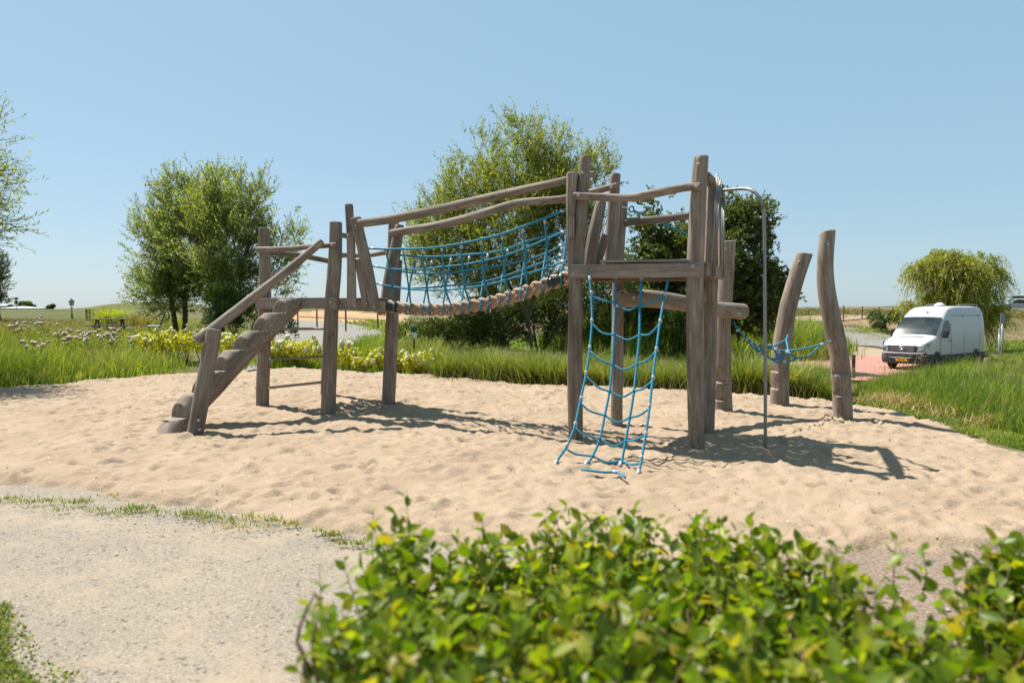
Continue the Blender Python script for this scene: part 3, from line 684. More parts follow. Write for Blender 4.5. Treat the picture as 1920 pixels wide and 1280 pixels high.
# single rope from tower to notched post
tr = thing('rope', flat(P(1270,430,9.7), 0), 'single blue rope with an eye slanting down from tower to the stout notched post', 'rope')
ra, rc = P(1184,392,9.12), P(1357,466,10.2)
rope('rope_line', [ra+Vector((.03, 0, -.02)), ra.lerp(rc, .5)+Vector((0, 0, -.02)), rc], .012, tr); ring(ra, tr, .03, .011); clamp(P(1190,396,9.15), rc-ra, tr, .02, .06); clamp(rc, (1, 0, -.4), tr, .022, .08); 
link('anchor', MB().add(*tube([P(1168,388,9.1), ra+Vector((-.03, 0, 0))], .01, 6)).mesh('anchor', BOLT), tr)
# web net between three posts
wn = thing('web_net', flat(P(1450,650,10.4), 0), 'slack blue web net strung low between three notched log posts', 'rope net')
XW = lambda L_: [(1380+x/8.727, 580+y/8.727) for x, y in L_]
def dw(q):
    x, y = q; t = (x-1376)/(1552-1376); base = dE+(dG-dE)*t-.05
    if 1455 < x < 1500 and y < 660: return min(base+.5*(660-y)/30, dF-.17)
    return base-.2*max(0, (y-655)/25)
webs = [[(-40,190),(0,285),(150,455),(270,540),(350,580),(440,600),(600,640),(690,665),(860,668),(1050,650),(1250,610),(1400,575),(1500,538)],
        [(200,520),(250,590),(300,645),(400,715),(490,745),(560,805),(640,850),(720,868),(800,850),(880,850),(950,830),(1000,795)],
        [(845,690),(920,745),(1000,795),(1120,790),(1240,720),(1370,600)],
        [(845,425),(820,490),(740,540),(600,600),(440,600)], [(820,490),(850,690),(760,770),(640,810),(540,800),(490,740)],
        [(620,650),(690,790)], [(690,670),(740,760),(795,850)], [(380,600),(410,640),(440,680),(490,740)], [(280,560),(330,620),(400,700)]]
for L_ in webs:
    pts = [P(*q, dw(q)) for q in XW(L_)]; rope('net_rope', pts, .013, wn)
for q in [(180,500),(265,545),(350,578),(545,592),(845,690),(400,715),(650,655),(800,850),(1415,570),(30,340)]:
    q = XW([q])[0]; clamp(P(*q, dw(q)), (1, 0, .1), wn, .022, .06)
link('anchor', MB().add(*tube([P(1550,641,dG-.15), P(1560,639,dG-.05)], .012, 6)).mesh('anchor', BOLT), wn)
link('anchor', MB().add(*tube([P(1477,628,dF-.17), P(1479,622,dF)], .012, 6)).mesh('anchor', BOLT), wn)
# ------------------------------------------------------------------ vegetation helpers
def unit(a): return a/np.maximum(np.linalg.norm(a, axis=1, keepdims=True), 1e-9)
def rdir(n, r): a = r.normal(size=(n, 3)); return unit(a)
def leaves(P0, D, L, W, r, fold=.25):
    """pointed leaves: 4 points, one folded quad each"""
    n = len(P0); Nn = rdir(n, r); Sd = unit(np.cross(D, Nn)); Up = np.cross(Sd, D)
    L = np.broadcast_to(L, n)[:, None]; W = np.broadcast_to(W, n)[:, None]
    m = P0+D*L*.45; V = np.stack([P0, m+Sd*W*.5+Up*W*fold, P0+D*L, m-Sd*W*.5+Up*W*fold], 1).reshape(-1, 3)
    F = np.arange(4*n).reshape(n, 4); return V, F
def tri(F): return np.concatenate([F[:, [0,1,2]], F[:, [0,2,3]]], 0)
def blades(P0, H, W, lean, r, az=None, segs=3, curl=1.0):
    """grass blades: strips of quads that narrow upward and bend"""
    n = len(P0); H = np.broadcast_to(H, n); W = np.broadcast_to(W, n); lean = np.broadcast_to(lean, n)
    a = r.uniform(0, 2*np.pi, n) if az is None else az; dx = np.stack([np.cos(a), np.sin(a), 0*a], 1); b = a+np.pi/2+r.normal(0, .5, n); sx = np.stack([np.cos(b), np.sin(b), 0*b], 1)
    rows = []
    for k in range(segs+1):
        t = k/segs; c = P0+dx*(lean*H*(t**1.0*.35+.65*t**2.2))[:, None]*curl+np.array([0, 0, 1.])*(H*(t-.22*lean*t*t))[:, None]
        w_ = (W*(1-t**1.6)*.5+.0006)[:, None]; rows += [c-sx*w_, c+sx*w_]
    V = np.stack(rows, 1).reshape(-1, 3); o = (np.arange(n)*2*(segs+1))[:, None]
    F = np.concatenate([o+np.array([[2*k, 2*k+1, 2*k+3, 2*k+2]]) for k in range(segs)], 0)
    return V, F
def scatter(px, n, r, world=None, fall=1.2, clump=None, zoff=0):
    poly = world or [(p.x, p.y) for p in [G(*q) for q in px]]; ax = np.array(poly); lo_, hi_ = ax.min(0), ax.max(0); out = []; tot = 0
    for _ in range(200):
        # more blades near, fewer far
        yy = lo_[1]+(hi_[1]-lo_[1])*r.uniform(0, 1, n*2); xx = r.uniform(lo_[0], hi_[0], n*2)
        k = inside(xx, yy, poly) & (r.uniform(0, 1, n*2) < (max(lo_[1], 2)/np.maximum(yy, 1))**fall)
        if clump: k &= (vnoise(xx*clump[0], yy*clump[0], clump[2] if len(clump) > 2 else 31) > clump[1]*r.uniform(.6, 1.3, n*2))
        out.append(np.stack([xx[k], yy[k]], 1)); tot += k.sum()
        if tot > n: break
    a = np.concatenate(out)[:n]; return np.stack([a[:, 0], a[:, 1], tz(a[:, 0], a[:, 1])-.03+zoff], 1)
def stuff(name, V, F, mat, label, cat, group=None):
    o = link(name, npmesh(name, V, F, mat)); recentre(o); return tag(o, label, cat, group, 'stuff')
def cat2(*vf):
    V = []; F = []; o = 0
    for v, f in vf: V.append(v); F.append(f+o); o += len(v)
    return np.concatenate(V), np.concatenate(F)

GREEN = leafmat('fresh_grass', [(0.063,0.120,0.011), (0.108,0.177,0.018), (0.171,0.234,0.027), (0.285,0.296,0.068)], .40, .5, (.7, (.6,.75,.6), (1.35,1.15,1.1)))
MEADOW = leafmat('meadow_grass', [(0.074,0.125,0.017), (0.125,0.177,0.025), (0.205,0.228,0.040), (0.342,0.285,0.103)], .35, .6, (.4, (.75,.85,.7), (1.25,1.1,1.1)))
TUFT = leafmat('tuft_grass', [(0.065,0.098,0.016), (0.098,0.143,0.021), (0.156,0.195,0.033), (0.260,0.234,0.078)], .32, .6)
DRYG = leafmat('dry_grass', [(.36,.25,.11), (.46,.34,.17), (.30,.20,.09), (.22,.17,.06)], .25, .8)
TAN = leafmat('tan_grass', [(.16,.14,.05), (.25,.18,.09), (.10,.125,.03), (.30,.20,.12)], .3, .7)
WILLOW = leafmat('willow_leaf', [(.085,.115,.016), (.135,.16,.025), (.20,.215,.04), (.32,.32,.13)], .45, .6, None, .22)
WILLOW2 = leafmat('grey_willow_leaf', [(.095,.125,.03), (.14,.17,.04), (.19,.22,.06), (.32,.33,.17)], .46, .6, None, .22)
DARKL = leafmat('dark_leaf', [(.035,.055,.014), (.06,.085,.02), (.095,.12,.028), (.16,.18,.05)], .3, .5, None, .3)
BUSHL = leafmat('bush_leaf', [(.025,.05,.012), (.045,.08,.018), (.07,.115,.022), (.11,.15,.035)], .25, .4)
WEEP = leafmat('weeping_leaf', [(.15,.18,.015), (.24,.25,.025), (.36,.34,.05), (.11,.14,.02)], .35, .45)
LIME = leafmat('yellow_leaf', [(.36,.35,.012), (.46,.40,.015), (.24,.28,.02), (.52,.42,.03)], .35, .5)
HEDGE = leafmat('hedge_leaf', [(0.049,0.094,0.005), (0.107,0.160,0.006), (0.180,0.221,0.010), (0.287,0.295,0.015), (0.074,0.123,0.007), (0.139,0.197,0.008), (0.082,0.131,0.006), (0.107,0.164,0.007), (0.312,0.230,0.016)], .45, .42, None, .3, 1.6)
PETAL = simple('cream_petal', (.52, .50, .25), .8, 0, .08, 30, .2)
PINKP = simple('pale_pink_petal', (.40, .32, .27), .8, 0, .12, 30, .2)
BARK = simple('bark', (.12, .095, .07), .95, 0, .35, 12, .1, .8)
TWIG = simple('twig_bark', (.16, .10, .065), .8, 0, .25, 30, .2)

# ------------------------------------------------------------------ trees
def tree(name, base, blobs, ntw, tl, nl, L, W, mat, label, cat='tree', trunks=None, tr=.12, droop=0., updir=.8, group=None, seed=1, lat=None, shell=.45, nlimb=46, spread=.9):
    r = np.random.default_rng(seed); base = Vector(base); root = thing(name, base, label, cat, group)
    bl = [(np.array(c, float), np.array(rd, float)) for c, rd in blobs]; vol = np.array([np.prod(rd)**.8 for _, rd in bl]); pr = vol/vol.sum()
    idx = r.choice(len(bl), ntw, p=pr); d = rdir(ntw, r); rad = r.uniform(shell**3, 1, ntw)**(1/3)
    # uneven outline
    lump = .78+.30*np.sin(d[:, 0]*5+idx*2.1)*np.cos(d[:, 2]*6+idx)+.22*np.sin(d[:, 1]*9+idx*1.7+d[:, 2]*7)
    C_ = np.stack([bl[i][0] for i in idx]); Rr = np.stack([bl[i][1] for i in idx]); T0 = C_+d*Rr*(rad*lump)[:, None]
    keep = vnoise(T0[:, 0]*1.5+T0[:, 2]*.5, T0[:, 1]*.5+T0[:, 2]*1.6, seed) > .30
    T0, d, Rr, C_ = T0[keep], d[keep], Rr[keep], C_[keep]; n = len(T0)
    Td = unit(d*spread+np.array([0, 0, updir])+rdir(n, r)*.55); Tl = tl*r.uniform(.5, 1.35, n)
    k = nl; t = np.tile(np.linspace(.08, 1, k), n); ii = np.repeat(np.arange(n), k)
    bend = np.array([0, 0, -1.])*droop
    P0 = T0[ii]+Td[ii]*(Tl[ii]*t)[:, None]+bend*(Tl[ii]*t*t)[:, None]
    D = unit(Td[ii]*.75+rdir(n*k, r)*.75+bend*1.4*t[:, None]); V, F = leaves(P0, D, L*r.uniform(.65, 1.25, n*k), W*r.uniform(.7, 1.2, n*k), r)
    crown = link('crown', npmesh('crown', V, F, mat), root)
    mb = MB(); trunks = trunks or [(base, None)]
    b0 = []
    for tb, tt in trunks:
        tb = Vector(tb); cen = Vector(bl[0][0]) if tt is None else Vector(tt)
        mid = tb.lerp(cen, .5)+Vector((r.normal()*.08, 0, 0)); pts = catmull([tb-Vector((0, 0, .3)), tb, mid, cen], 14)
        mb.add(*tube(pts, list(np.linspace(tr*1.15, tr*.45, 14)), 10)); b0.append(pts)
    for j in range(nlimb):
        e = Vector(T0[r.integers(n)]); pts = b0[r.integers(len(b0))]; s = pts[r.integers(6, 14)]
        m_ = s.lerp(e, .5)+Vector((0, 0, -.08*(e-s).length if e.z > s.z else .1)); mb.add(*tube(catmull([s, m_, e], 8), list(np.linspace(tr*.26, .006, 8)), 6))
    link('trunk', mb.mesh('trunk', BARK, True), root)
    # fine twigs
    q = r.choice(n, min(n, 2600), replace=False); s0 = T0[q]; e0 = s0+Td[q]*Tl[q][:, None]+bend*Tl[q][:, None]; sd_2 = unit(np.cross(Td[q], rdir(len(q), r)))*.006
    V = np.stack([s0-sd_2*1.3, s0+sd_2*1.3, e0+sd_2*.3, e0-sd_2*.3], 1).reshape(-1, 3); link('twigs', npmesh('twigs', V, np.arange(len(V)).reshape(-1, 4), TWIG), root)
    return root
def blob(px, py, d, rx, ry=None, rz=None):
    """a crown lobe centred at a picture position and depth, radii in metres"""
    p = P(px, py, d); return ((p.x, p.y, p.z), (rx, ry or rx, rz or rx))
# big willow behind the bridge
b_ = G(999, 668); d = b_.y
tree('willow_tree', b_, [blob(960,400,d,2.6,2.6,2.9), blob(850,470,d,1.9,2,1.9), blob(1040,370,d,1.8,2,1.9), blob(985,265,d,1.0,1.1,1.3), blob(900,290,d-.3,.9,1,1.0), blob(1120,320,d,.8,.8,.95),
                         blob(820,410,d,.9,.9,1.0), blob(800,480,d-.3,.75,.9,.9), blob(950,540,d,2.2,2,1.1), blob(1070,450,d,1.6,1.6,1.5), blob(860,350,d,.8,.8,.9), blob(1045,285,d,.7,.7,.9)],
     9000, .62, 11, .165, .038, WILLOW, 'tall bushy willow tree behind the rope bridge, fresh green narrow leaves', trunks=[(b_, P(975,480,d)), (P(990,600,d), P(1040,400,d)), (P(990,600,d), P(900,420,d))], tr=.07, updir=1.0, seed=11)
# two willows on the left
d = 30.0; t1 = P(347,622,d); t1.z = float(tz(t1.x, t1.y)); 
tree('willow_tree', t1, [blob(355,470,d,2.4,2.4,2.5), blob(335,380,d,1.1,1.2,1.3), blob(285,450,d,.9,1.1,1.2), blob(278,530,d,.8,1,.9), blob(315,560,d,1.5,1.5,.9), blob(370,540,d,1.9,1.8,1.3), blob(400,360,d,1.1,1.1,1.0), blob(325,345,d,.45,.5,.6), blob(378,385,d,1.0,1.1,1.0)],
     4900, .55, 11, .165, .042, WILLOW2, 'rounded grey green willow, left one of the pair behind the notched log steps', trunks=[(t1, P(345,470,d)), (t1+Vector((-.6, .5, 0)), P(300,450,d))], tr=.12, updir=.9, seed=12)
d = 28.0; t2 = P(418,627,d); t2.z = float(tz(t2.x, t2.y))
tree('willow_tree', t2, [blob(425,460,d,2.2,2.2,2.3), blob(392,400,d,1.1,1.2,1.2), blob(480,380,d,.8,.9,1.2), blob(420,350,d,.9,.9,.8), blob(520,430,d,1.0,1,1.0), blob(555,440,d,.5,.6,.7), blob(470,540,d,1.7,1.7,1.3), blob(520,500,d,.9,.9,1.0), blob(440,580,d,1.5,1.4,.7)],
     4000, .55, 11, .16, .042, WILLOW2, 'spreading grey green willow with leaning dark trunk, right one of the pair', trunks=[(t2, P(400,500,d)), (P(410,590,d), P(470,450,d))], tr=.12, updir=.9, seed=13)
# dark broadleaf tree on the right
d = 30.0; t3 = P(1340,640,d); t3.z = float(tz(t3.x, t3.y))
tree('dark_tree', t3, [blob(1320,480,d,2.6,2.5,2.3), blob(1240,430,d,1.3,1.3,1.1), blob(1260,500,d,1.6,1.5,1.4), blob(1390,430,d,1.25,1.2,1.4), blob(1410,520,d,1.5,1.5,1.6), blob(1455,490,d,.65,.7,.5), blob(1425,400,d,.6,.6,.5), blob(1350,580,d,2.6,2.2,1.1), blob(1440,570,d,1.0,1,1.0), blob(1215,560,d,1.8,1.6,1.3), blob(1170,590,d,1.2,1.2,.9), blob(1230,380,d,.6,.6,.4), blob(1480,545,d,.5,.5,.3)],
     8600, .42, 11, .16, .09, DARKL, 'dense dark green broadleaf tree behind the upper platform and stout post', trunks=[(t3, P(1330,500,d))], tr=.2, updir=.25, seed=14, spread=1.2)
# weeping willow behind the van
d = 44.0; t4 = P(1800,640,d); t4.z = float(tz(t4.x, t4.y))
tree('weeping_willow', t4, [blob(1795,515,d,2.0,2,1.35), blob(1765,490,d,1.2,1.2,.8), blob(1825,500,d,1.3,1.3,.9), blob(1868,520,d,.55,.6,.7), blob(1722,505,d,.6,.7,.5), blob(1780,555,d,2.1,1.8,1.1), blob(1845,580,d,1.0,1.1,1.3), blob(1718,572,d,.75,.7,.4)],
     5200, .95, 15, .18, .05, WEEP, 'yellow green weeping willow with hanging strands behind the white van', trunks=[(t4, P(1795,540,d))], tr=.25, droop=1.15, updir=.25, seed=15, spread=.8, nlimb=20)
# willow at the left edge of the view
t5 = Vector((-13.9, 14.6, 0)); 
tree('willow_tree', t5, [((-13.9,14.6,4.6),(2.9,2.4,2.2)), ((-11.9,14.2,4.4),(1.4,1.2,1.6)), ((-12.2,14.4,5.5),(1.1,1.0,.8)), ((-11.8,14.3,3.4),(1.0,.9,.6))],
     4200, .6, 11, .13, .026, WILLOW2, 'willow at the left edge with only its branch tips in view', trunks=[(t5, (-13.9,14.6,4.6))], tr=.14, updir=.5, seed=16)
d = 62.0; t6 = P(0,600,d); t6.z = float(tz(t6.x, t6.y))
tree('slim_tree', t6, [blob(-14,520,d,1.5,1.4,2.2), blob(-6,490,d,.8,.8,1.0), blob(-12,560,d,1.3,1,.8)], 900, .5, 8, .2, .09, DARKL, 'slim dark tree far away at the left edge, above the sheds', trunks=[(t6, P(-10,520,d))], tr=.16, updir=.8, seed=17, nlimb=14)

# ------------------------------------------------------------------ shrubs
def shrub(name, base, rx, ry, rz, nlv, L, W, mat, label, cat='shrub', group=None, seed=1, up=.3):
    r = np.random.default_rng(seed); base = Vector(base); root = thing(name, base, label, cat, group)
    nb = max(4, int(rx*ry*3)); bc = np.stack([r.uniform(-.75, .75, nb)*rx, r.uniform(-.75, .75, nb)*ry, r.uniform(.10, .8, nb)*rz], 1); br_ = r.uniform(.28, .45, nb)
    i_ = r.choice(nb, nlv); d_ = rdir(nlv, r); d_[:, 2] = np.abs(d_[:, 2])*.9-.25*(r.uniform(0, 1, nlv) < .3)
    pos = bc[i_]+d_*np.array([rx, ry, rz])*(br_[i_]*r.uniform(.7, 1.08, nlv))[:, None]; pos[:, 2] = np.maximum(pos[:, 2], .03)
    D = unit(d_+rdir(nlv, r)*.8+np.array([0, 0, up])); V, F = leaves(pos+np.array(base), D, L*r.uniform(.6, 1.2, nlv), W*r.uniform(.7, 1.2, nlv), r)
    link('foliage', npmesh('foliage', V, F, mat), root); mb = MB()
    for k in range(10):
        e = Vector(bc[r.integers(nb)])+base; mb.add(*tube(catmull([base+Vector((r.normal()*.1, r.normal()*.1, -.1)), base.lerp(e, .6)+Vector((r.normal()*.1, 0, 0)), e], 6), [.03, .027, .022, .018, .014, .01], 5))
    link('stems', mb.mesh('stems', TWIG, True), root); return root
def gz(px, d): p = P(px, 600, d); return Vector((p.x, p.y, float(tz(p.x, p.y))-.05))
for k, (px, dd, rx, rz, lab) in enumerate([(845,27.5,1.9,2.1,'dark leafy bush at the left end of the row under the big willow'), (925,28.5,1.9,2.3,'dark leafy bush left of the willow trunk'), (1010,29,1.9,3.0,'dark leafy bush just right of the willow trunk'),
        (1095,29,2.0,3.5,'dark leafy bush behind the climbing net'), (1185,29,1.9,3.6,'dark leafy bush below the horizontal log, left of upper platform post'), (1270,28,1.8,2.3,'dark leafy bush at the foot of the dark tree')]):
    shrub('bush', gz(px, dd), rx*1.25, 1.3, rz, 11000, .13, .05, BUSHL if k % 2 else DARKL, lab, group='dark bushes in the row behind the sand', seed=40+k)
shrub('bush', gz(452,25.5), 1.7, 1.2, 2.0, 8000, .13, .05, BUSHL, 'dark low bush behind the notched log, under the right one of the paired willows', seed=51)
shrub('bush', gz(1656,70), 1.9, 1.5, 2.1, 3500, .22, .1, BUSHL, 'small round bush beside the lane, left of the white van', seed=50)
for k, (px, dd, s) in enumerate([(46,240,1.9), (56,245,1.2), (17,235,1.0), (96,215,1.0)]):
    p = P(px, 575, dd); shrub('distant_tree', (p.x, p.y, float(tz(p.x, p.y))), s*1.1, s, s*1.2, 1200, .7, .5, DARKL, ['largest rounded tree on the horizon right of the sheds', 'low tree on the horizon touching the largest one', 'low tree on the horizon between the sheds', 'tiny tree on the horizon left of the lantern'][k], 'tree', 'trees on the horizon', 60+k)
GOLDG = leafmat('gold_grass', [(.25,.28,.02), (.33,.34,.03), (.2,.26,.03)], .35, .5)
r = np.random.default_rng(77)
def fan(name, base, n, h, w_, lean, mat, label, cat='ornamental grass', group=None, seed=1, rad=.12, parent=None):
    rr = np.random.default_rng(seed); a = rr.uniform(0, 6.283, n); q = np.abs(rr.normal(0, rad, n)); P0 = np.stack([np.cos(a)*q, np.sin(a)*q, 0*a-.03], 1)+np.array(base)
    V, F = blades(P0, h*rr.uniform(.55, 1.1, n), w_, np.clip(rr.normal(lean, .25, n), .05, 1.4), rr, az=a+rr.normal(0, .4, n))
    o = link(name, npmesh(name, V, F, mat)); me = o.data; me.transform(Matrix.Translation(-Vector(base))); o.location = base; return tag(o, label, cat, group)
fan('grass_clump', gz(212,44), 900, 1.75, .05, .5, GOLDG, 'bright yellow green fountain shaped clump behind the picnic table', seed=3, rad=.45)
fan('grass_clump', gz(262,43), 900, 1.3, .045, .6, TAN, 'broad tan and pink grass clump between picnic table and bench', seed=4, rad=.8)
fan('grass_clump', gz(335,40), 900, .95, .04, .6, MEADOW, 'green arching clump right of the dark bench, under the left willow', seed=5, rad=.7)
for k, (px, d_, h) in enumerate([(20,26,.95), (100,27,.8)]): fan('grass_clump', gz(px, d_), 1100, h, .02, .6, TAN, ['tan feathery clump at the far left edge below the sheds', 'tan feathery clump below the lantern, behind pale flowers'][k], seed=8+k, rad=.45)

# ------------------------------------------------------------------ grass areas

def sand_h(x, y): return float(_ZS(x, y))
def _ZS(x, y):
    i_ = np.clip(((np.asarray(x)+17)/.036).astype(int), 0, SANDZ.shape[1]-1); j_ = np.clip(((np.asarray(y)-3.6)/.036).astype(int), 0, SANDZ.shape[0]-1); return SANDZ[j_, i_]
def area(name, px, n, h, w_, lean, mat, label, seed, fall=1.2, clump=None, cat='grass', hv=(.55, 1.15), zoff=0, world=None, grow=0):
    rr = np.random.default_rng(seed); P0 = scatter(px, n, rr, world, fall, clump, zoff); n = len(P0)
    poly = world or [(p.x, p.y) for p in [G(*q) for q in px]]; sc_ = max(.35, float(P0[:, 1].mean())*.03)
    P0[:, :2] += rr.normal(0, sc_*.5, (n, 2))*(1 if world is None else .25); P0[:, 2] = tz(P0[:, 0], P0[:, 1])-.03+zoff
    ed = np.where(inside(P0[:, 0], P0[:, 1], poly), pdist(P0[:, 0], P0[:, 1], poly), 0); h = h*(.45+.55*np.clip(ed/(sc_*1.6), 0, 1))
    hh = h*rr.uniform(*hv, n)*(.6+.8*vnoise(P0[:, 0]*1.1, P0[:, 1]*1.1, seed)); ww = w_*rr.uniform(.6, 1.2, n)*np.maximum(1, P0[:, 1]/18)
    V, F = blades(P0, hh, ww, np.clip(rr.normal(lean, .2, n), .02, 1.3), rr); return stuff(name, V, F, mat, label, cat)
area('reeds', [(-200,738),(0,727),(150,715),(290,704),(330,690),(300,655),(150,650),(-120,650)], 24000, .60, .016, .4, GREEN, 'bright green tall grass along the left edge of the sand', 101, 1.0)
area('mixed_herbs', [(-200,738),(0,726),(150,714),(290,703),(330,690),(300,655),(150,650),(-120,650)], 9000, .55, .016, .55, MEADOW, 'yellowish mixed herbs among the tall left grass', 121, 1.0, (.9, .5), 'herbs', (.3, 1.35))
area('meadow_grass', [(-200,655),(340,655),(400,640),(380,626),(200,622),(-250,622)], 20000, .42, .02, .5, MEADOW, 'mixed yellow green meadow behind the tall left grass', 102, .8, (.8, .35))
area('meadow_grass', [(-250,625),(420,628),(430,606),(330,598),(-300,598)], 22000, .42, .03, .5, TAN, 'tan and green rough grass far left around the picnic table', 103, .7, (.25, .4))
area('lawn', [(250,640),(430,640),(440,612),(330,606),(240,612)], 16000, .14, .03, .4, GREEN, 'short lawn under the left willows', 104, .6)
area('reeds', [(498,692),(585,694),(600,672),(510,660)], 5000, .62, .016, .25, GREEN, 'tall green reeds seen through the rungs of the lower platform', 105, .6)
area('reeds', [(470,690),(512,690),(520,650),(450,640)], 3000, .6, .016, .3, GREEN, 'green grass left of the reeds behind the notched log steps', 115, .6)
area('reeds', [(625,696),(745,700),(790,690),(750,662),(640,660)], 11000, .72, .017, .25, GREEN, 'tall green reeds between the lower platform posts', 106, .6)
area('rough_grass', [(735,695),(830,700),(880,668),(850,648),(760,640),(735,650)], 12000, .7, .018, .5, MEADOW, 'rough green grass beside the green litter bin', 107, .8)
area('rough_grass', [(640,640),(700,650),(770,640),(780,612),(700,600),(640,605),(690,615),(720,630)], 2200, .6, .03, .5, GREEN, 'grassy bank where the road bends behind the rope bridge', 108, .6)
area('lawn', [(780,668),(870,660),(1060,664),(1180,680),(1180,650),(1050,636),(850,640)], 26000, .26, .018, .5, GREEN, 'lime green bank under the big willow', 109, .8, (.7, .3))
area('straw', [(870,672),(1010,676),(1060,668),(1010,655),(900,652)], 7000, .16, .012, 1.0, DRYG, 'dry yellow straw on the bank by the willow trunk', 110, .6)
area('reeds', [(1050,664),(1180,672),(1420,672),(1560,676),(1575,652),(1400,648),(1050,650)], 38000, 2.1, .026, .35, GREEN, 'tall fresh reeds behind the climbing net and stout post', 111, .5, None, 'reeds', (.4, 1.2))
area('straw', [(1180,690),(1440,700),(1520,690),(1420,676),(1200,674)], 8000, .16, .014, 1.0, DRYG, 'dry straw strip below the tall reeds', 112, .6)
area('rough_grass', [(1370,700),(1600,676),(1620,684),(1500,682),(1470,690),(1470,740),(1370,735)], 5000, .28, .015, .5, GREEN, 'low green verge at the left end of the brick paving', 113, .8)
ww_ = [Z(1590,748), Z(1680,765), Z(1760,788), Z(1850,815), Z(1920,835), Z(2150,890)]
fld = [(p.x+.35, p.y+.25) for p in ww_]+[(p.x, p.y) for p in [G(2200,720), G(1920,718), G(1760,718), G(1700,722), G(1610,728)]]
area('field_grass', None, 60000, .50, .013, .35, GREEN, 'thick bright green grass field to the right of the sand', 114, 1.1, world=fld)
area('rough_grass', [(1740,705),(1850,712),(1930,700),(1900,680),(1850,672),(1745,690)], 11000, .62, .018, .5, MEADOW, 'rough tan green grass in front of the white van', 116, .6, (.6, .35))
area('rough_grass', [(1850,690),(2050,690),(2100,640),(1900,640),(1860,660)], 12000, .5, .025, .45, GREEN, 'green bank behind the wooden marker stump', 117, .6, (.5, .35))
area('rough_grass', [(1575,622),(1660,640),(1700,620),(1640,604),(1575,604)], 2600, .3, .03, .6, MEADOW, 'thin verge grass between lane and dyke', 118, .5, (.3, .5))
area('dyke_grass', [(1480,592),(2100,600),(2100,583),(1480,583)], 15000, .32, .08, .5, TAN, 'sparse grass on the dyke slope at the right', 119, .3, (.15, .45))
area('dry_stalks', [(-200,735),(0,724),(290,702),(330,690),(330,640),(-200,630)], 1500, .85, .008, .35, TAN, 'thin tan seed stalks standing above the tall left grass', 130, .8, None, 'stalks', (.6, 1.3))
area('dry_stalks', [(1050,668),(1560,680),(1575,652),(1050,650)], 1300, 2.2, .012, .3, TAN, 'tan reed plumes above the tall fresh reeds', 131, .5, (.4, .4), 'stalks', (.8, 1.2))
area('dry_stalks', None, 2600, .66, .007, .45, TAN, 'tan seed stalks scattered through the right field', 132, 1.0, (.8, .4), 'stalks', (.5, 1.3), world=fld)
area('dry_stalks', [(800,716),(1000,728),(1200,734),(1560,758),(1570,735),(1200,712),(800,695)], 1700, .72, .007, .5, TAN, 'thin dry stalks among the grass tufts behind the sand', 133, .6, None, 'stalks', (.5, 1.25))
edge = [(p.x, p.y) for p in ww_]; band = edge+[(x+.55, y+.45) for x, y in edge[::-1]]
area('edge_grass', None, 16000, .10, .010, .6, GREEN, 'short bright grass along the right edge of the sand', 120, .8, world=[(x-.12, y-.12) for x, y in edge]+[(x+.6, y+.5) for x, y in edge[::-1]])
rr = np.random.default_rng(9); hp = []
for px, py, rd in [(1640,758,.35),(1700,768,.45),(1745,775,.5),(1800,790,.45),(1780,782,.3),(1850,806,.35),(1668,762,.3)]:
    c = Z(px, py); q = rr.normal(0, rd*.5, (230, 2)); z = np.maximum(0, .14*(1-(q**2).sum(1)/(rd*rd)))*rr.uniform(.2, 1, 230); hp.append(np.stack([c.x+.25+q[:, 0]*1.5, c.y+.22+q[:, 1]*.7, z], 1))
P0 = np.concatenate(hp); V, F = blades(P0, .13*rr.uniform(.5, 1.3, len(P0)), .009, rr.uniform(.8, 1.4, len(P0)), rr); stuff('straw_heaps', V, F, DRYG, 'heaps of brown dry clippings before the right field', 'dry grass')
# tufts along the back edge: a few shapes, copied
protos = []
r = np.random.default_rng(5); spots = []
back = [(830,712,.6),(865,709,.62),(900,712,.6),(935,716,.62),(968,718,.6),(1000,722,.62),(1035,724,.6),(1065,726,.55),(1100,725,.6),(1135,726,.6),(1170,726,.62),(1210,728,.6),(1245,730,.62),(1280,733,.65),(1315,735,.6),(1345,736,.6),(1385,737,.72),(1410,738,.66),(1440,741,.62),(1475,744,.6),(1505,747,.62),(1535,749,.6),(1570,753,.5),
        (790,704,.5),(850,700,.6),(885,699,.6),(920,702,.62),(955,704,.6),(990,706,.6),(1020,708,.6),(1085,708,.6),(1120,710,.62),(1155,709,.6),(1190,711,.6),(1230,713,.6),(1265,714,.62),(1300,716,.6),(1330,717,.6),(1370,718,.72),(1400,716,.8),(1425,718,.7),(1460,722,.6),(1500,728,.6),(1530,732,.6),(1560,738,.5)]
for k, (px, py, h) in enumerate(back):
    p = Z(px+r.uniform(-7, 7), py-3); p.y += .15; p.z = float(tz(p.x, p.y))-.02
    if k < 5:
        o = fan('grass_tuft', p, 620, .62, .012, .55, TUFT if k not in (2, 4) else MEADOW, 'arching green ornamental grass tuft in the row along the far sand edge', 'grass tuft', 'grass tufts along the far edge of the sand', 200+k, .13); protos.append(o)
    else: o = protos[k % 5].copy(); COL.objects.link(o); o.location = p; o.rotation_euler = (0, 0, r.uniform(0, 6.28))
    spots.append((px, k >= 23, o))
    s = h/.62*r.uniform(.82, 1.4); o.scale = (s*r.uniform(.9, 1.35), s*r.uniform(.9, 1.35), s)
LM = [(0, 'right of the last hydrangea'), (985, 'right of the big willow trunk'), (1078, 'right of the left net post'), (1156, 'right of the post behind the net'), (1305, 'right of the nearest tower post'), (1357, 'right of the stout notched post'), (1462, 'right of the leaning log post')]
cnt = {}
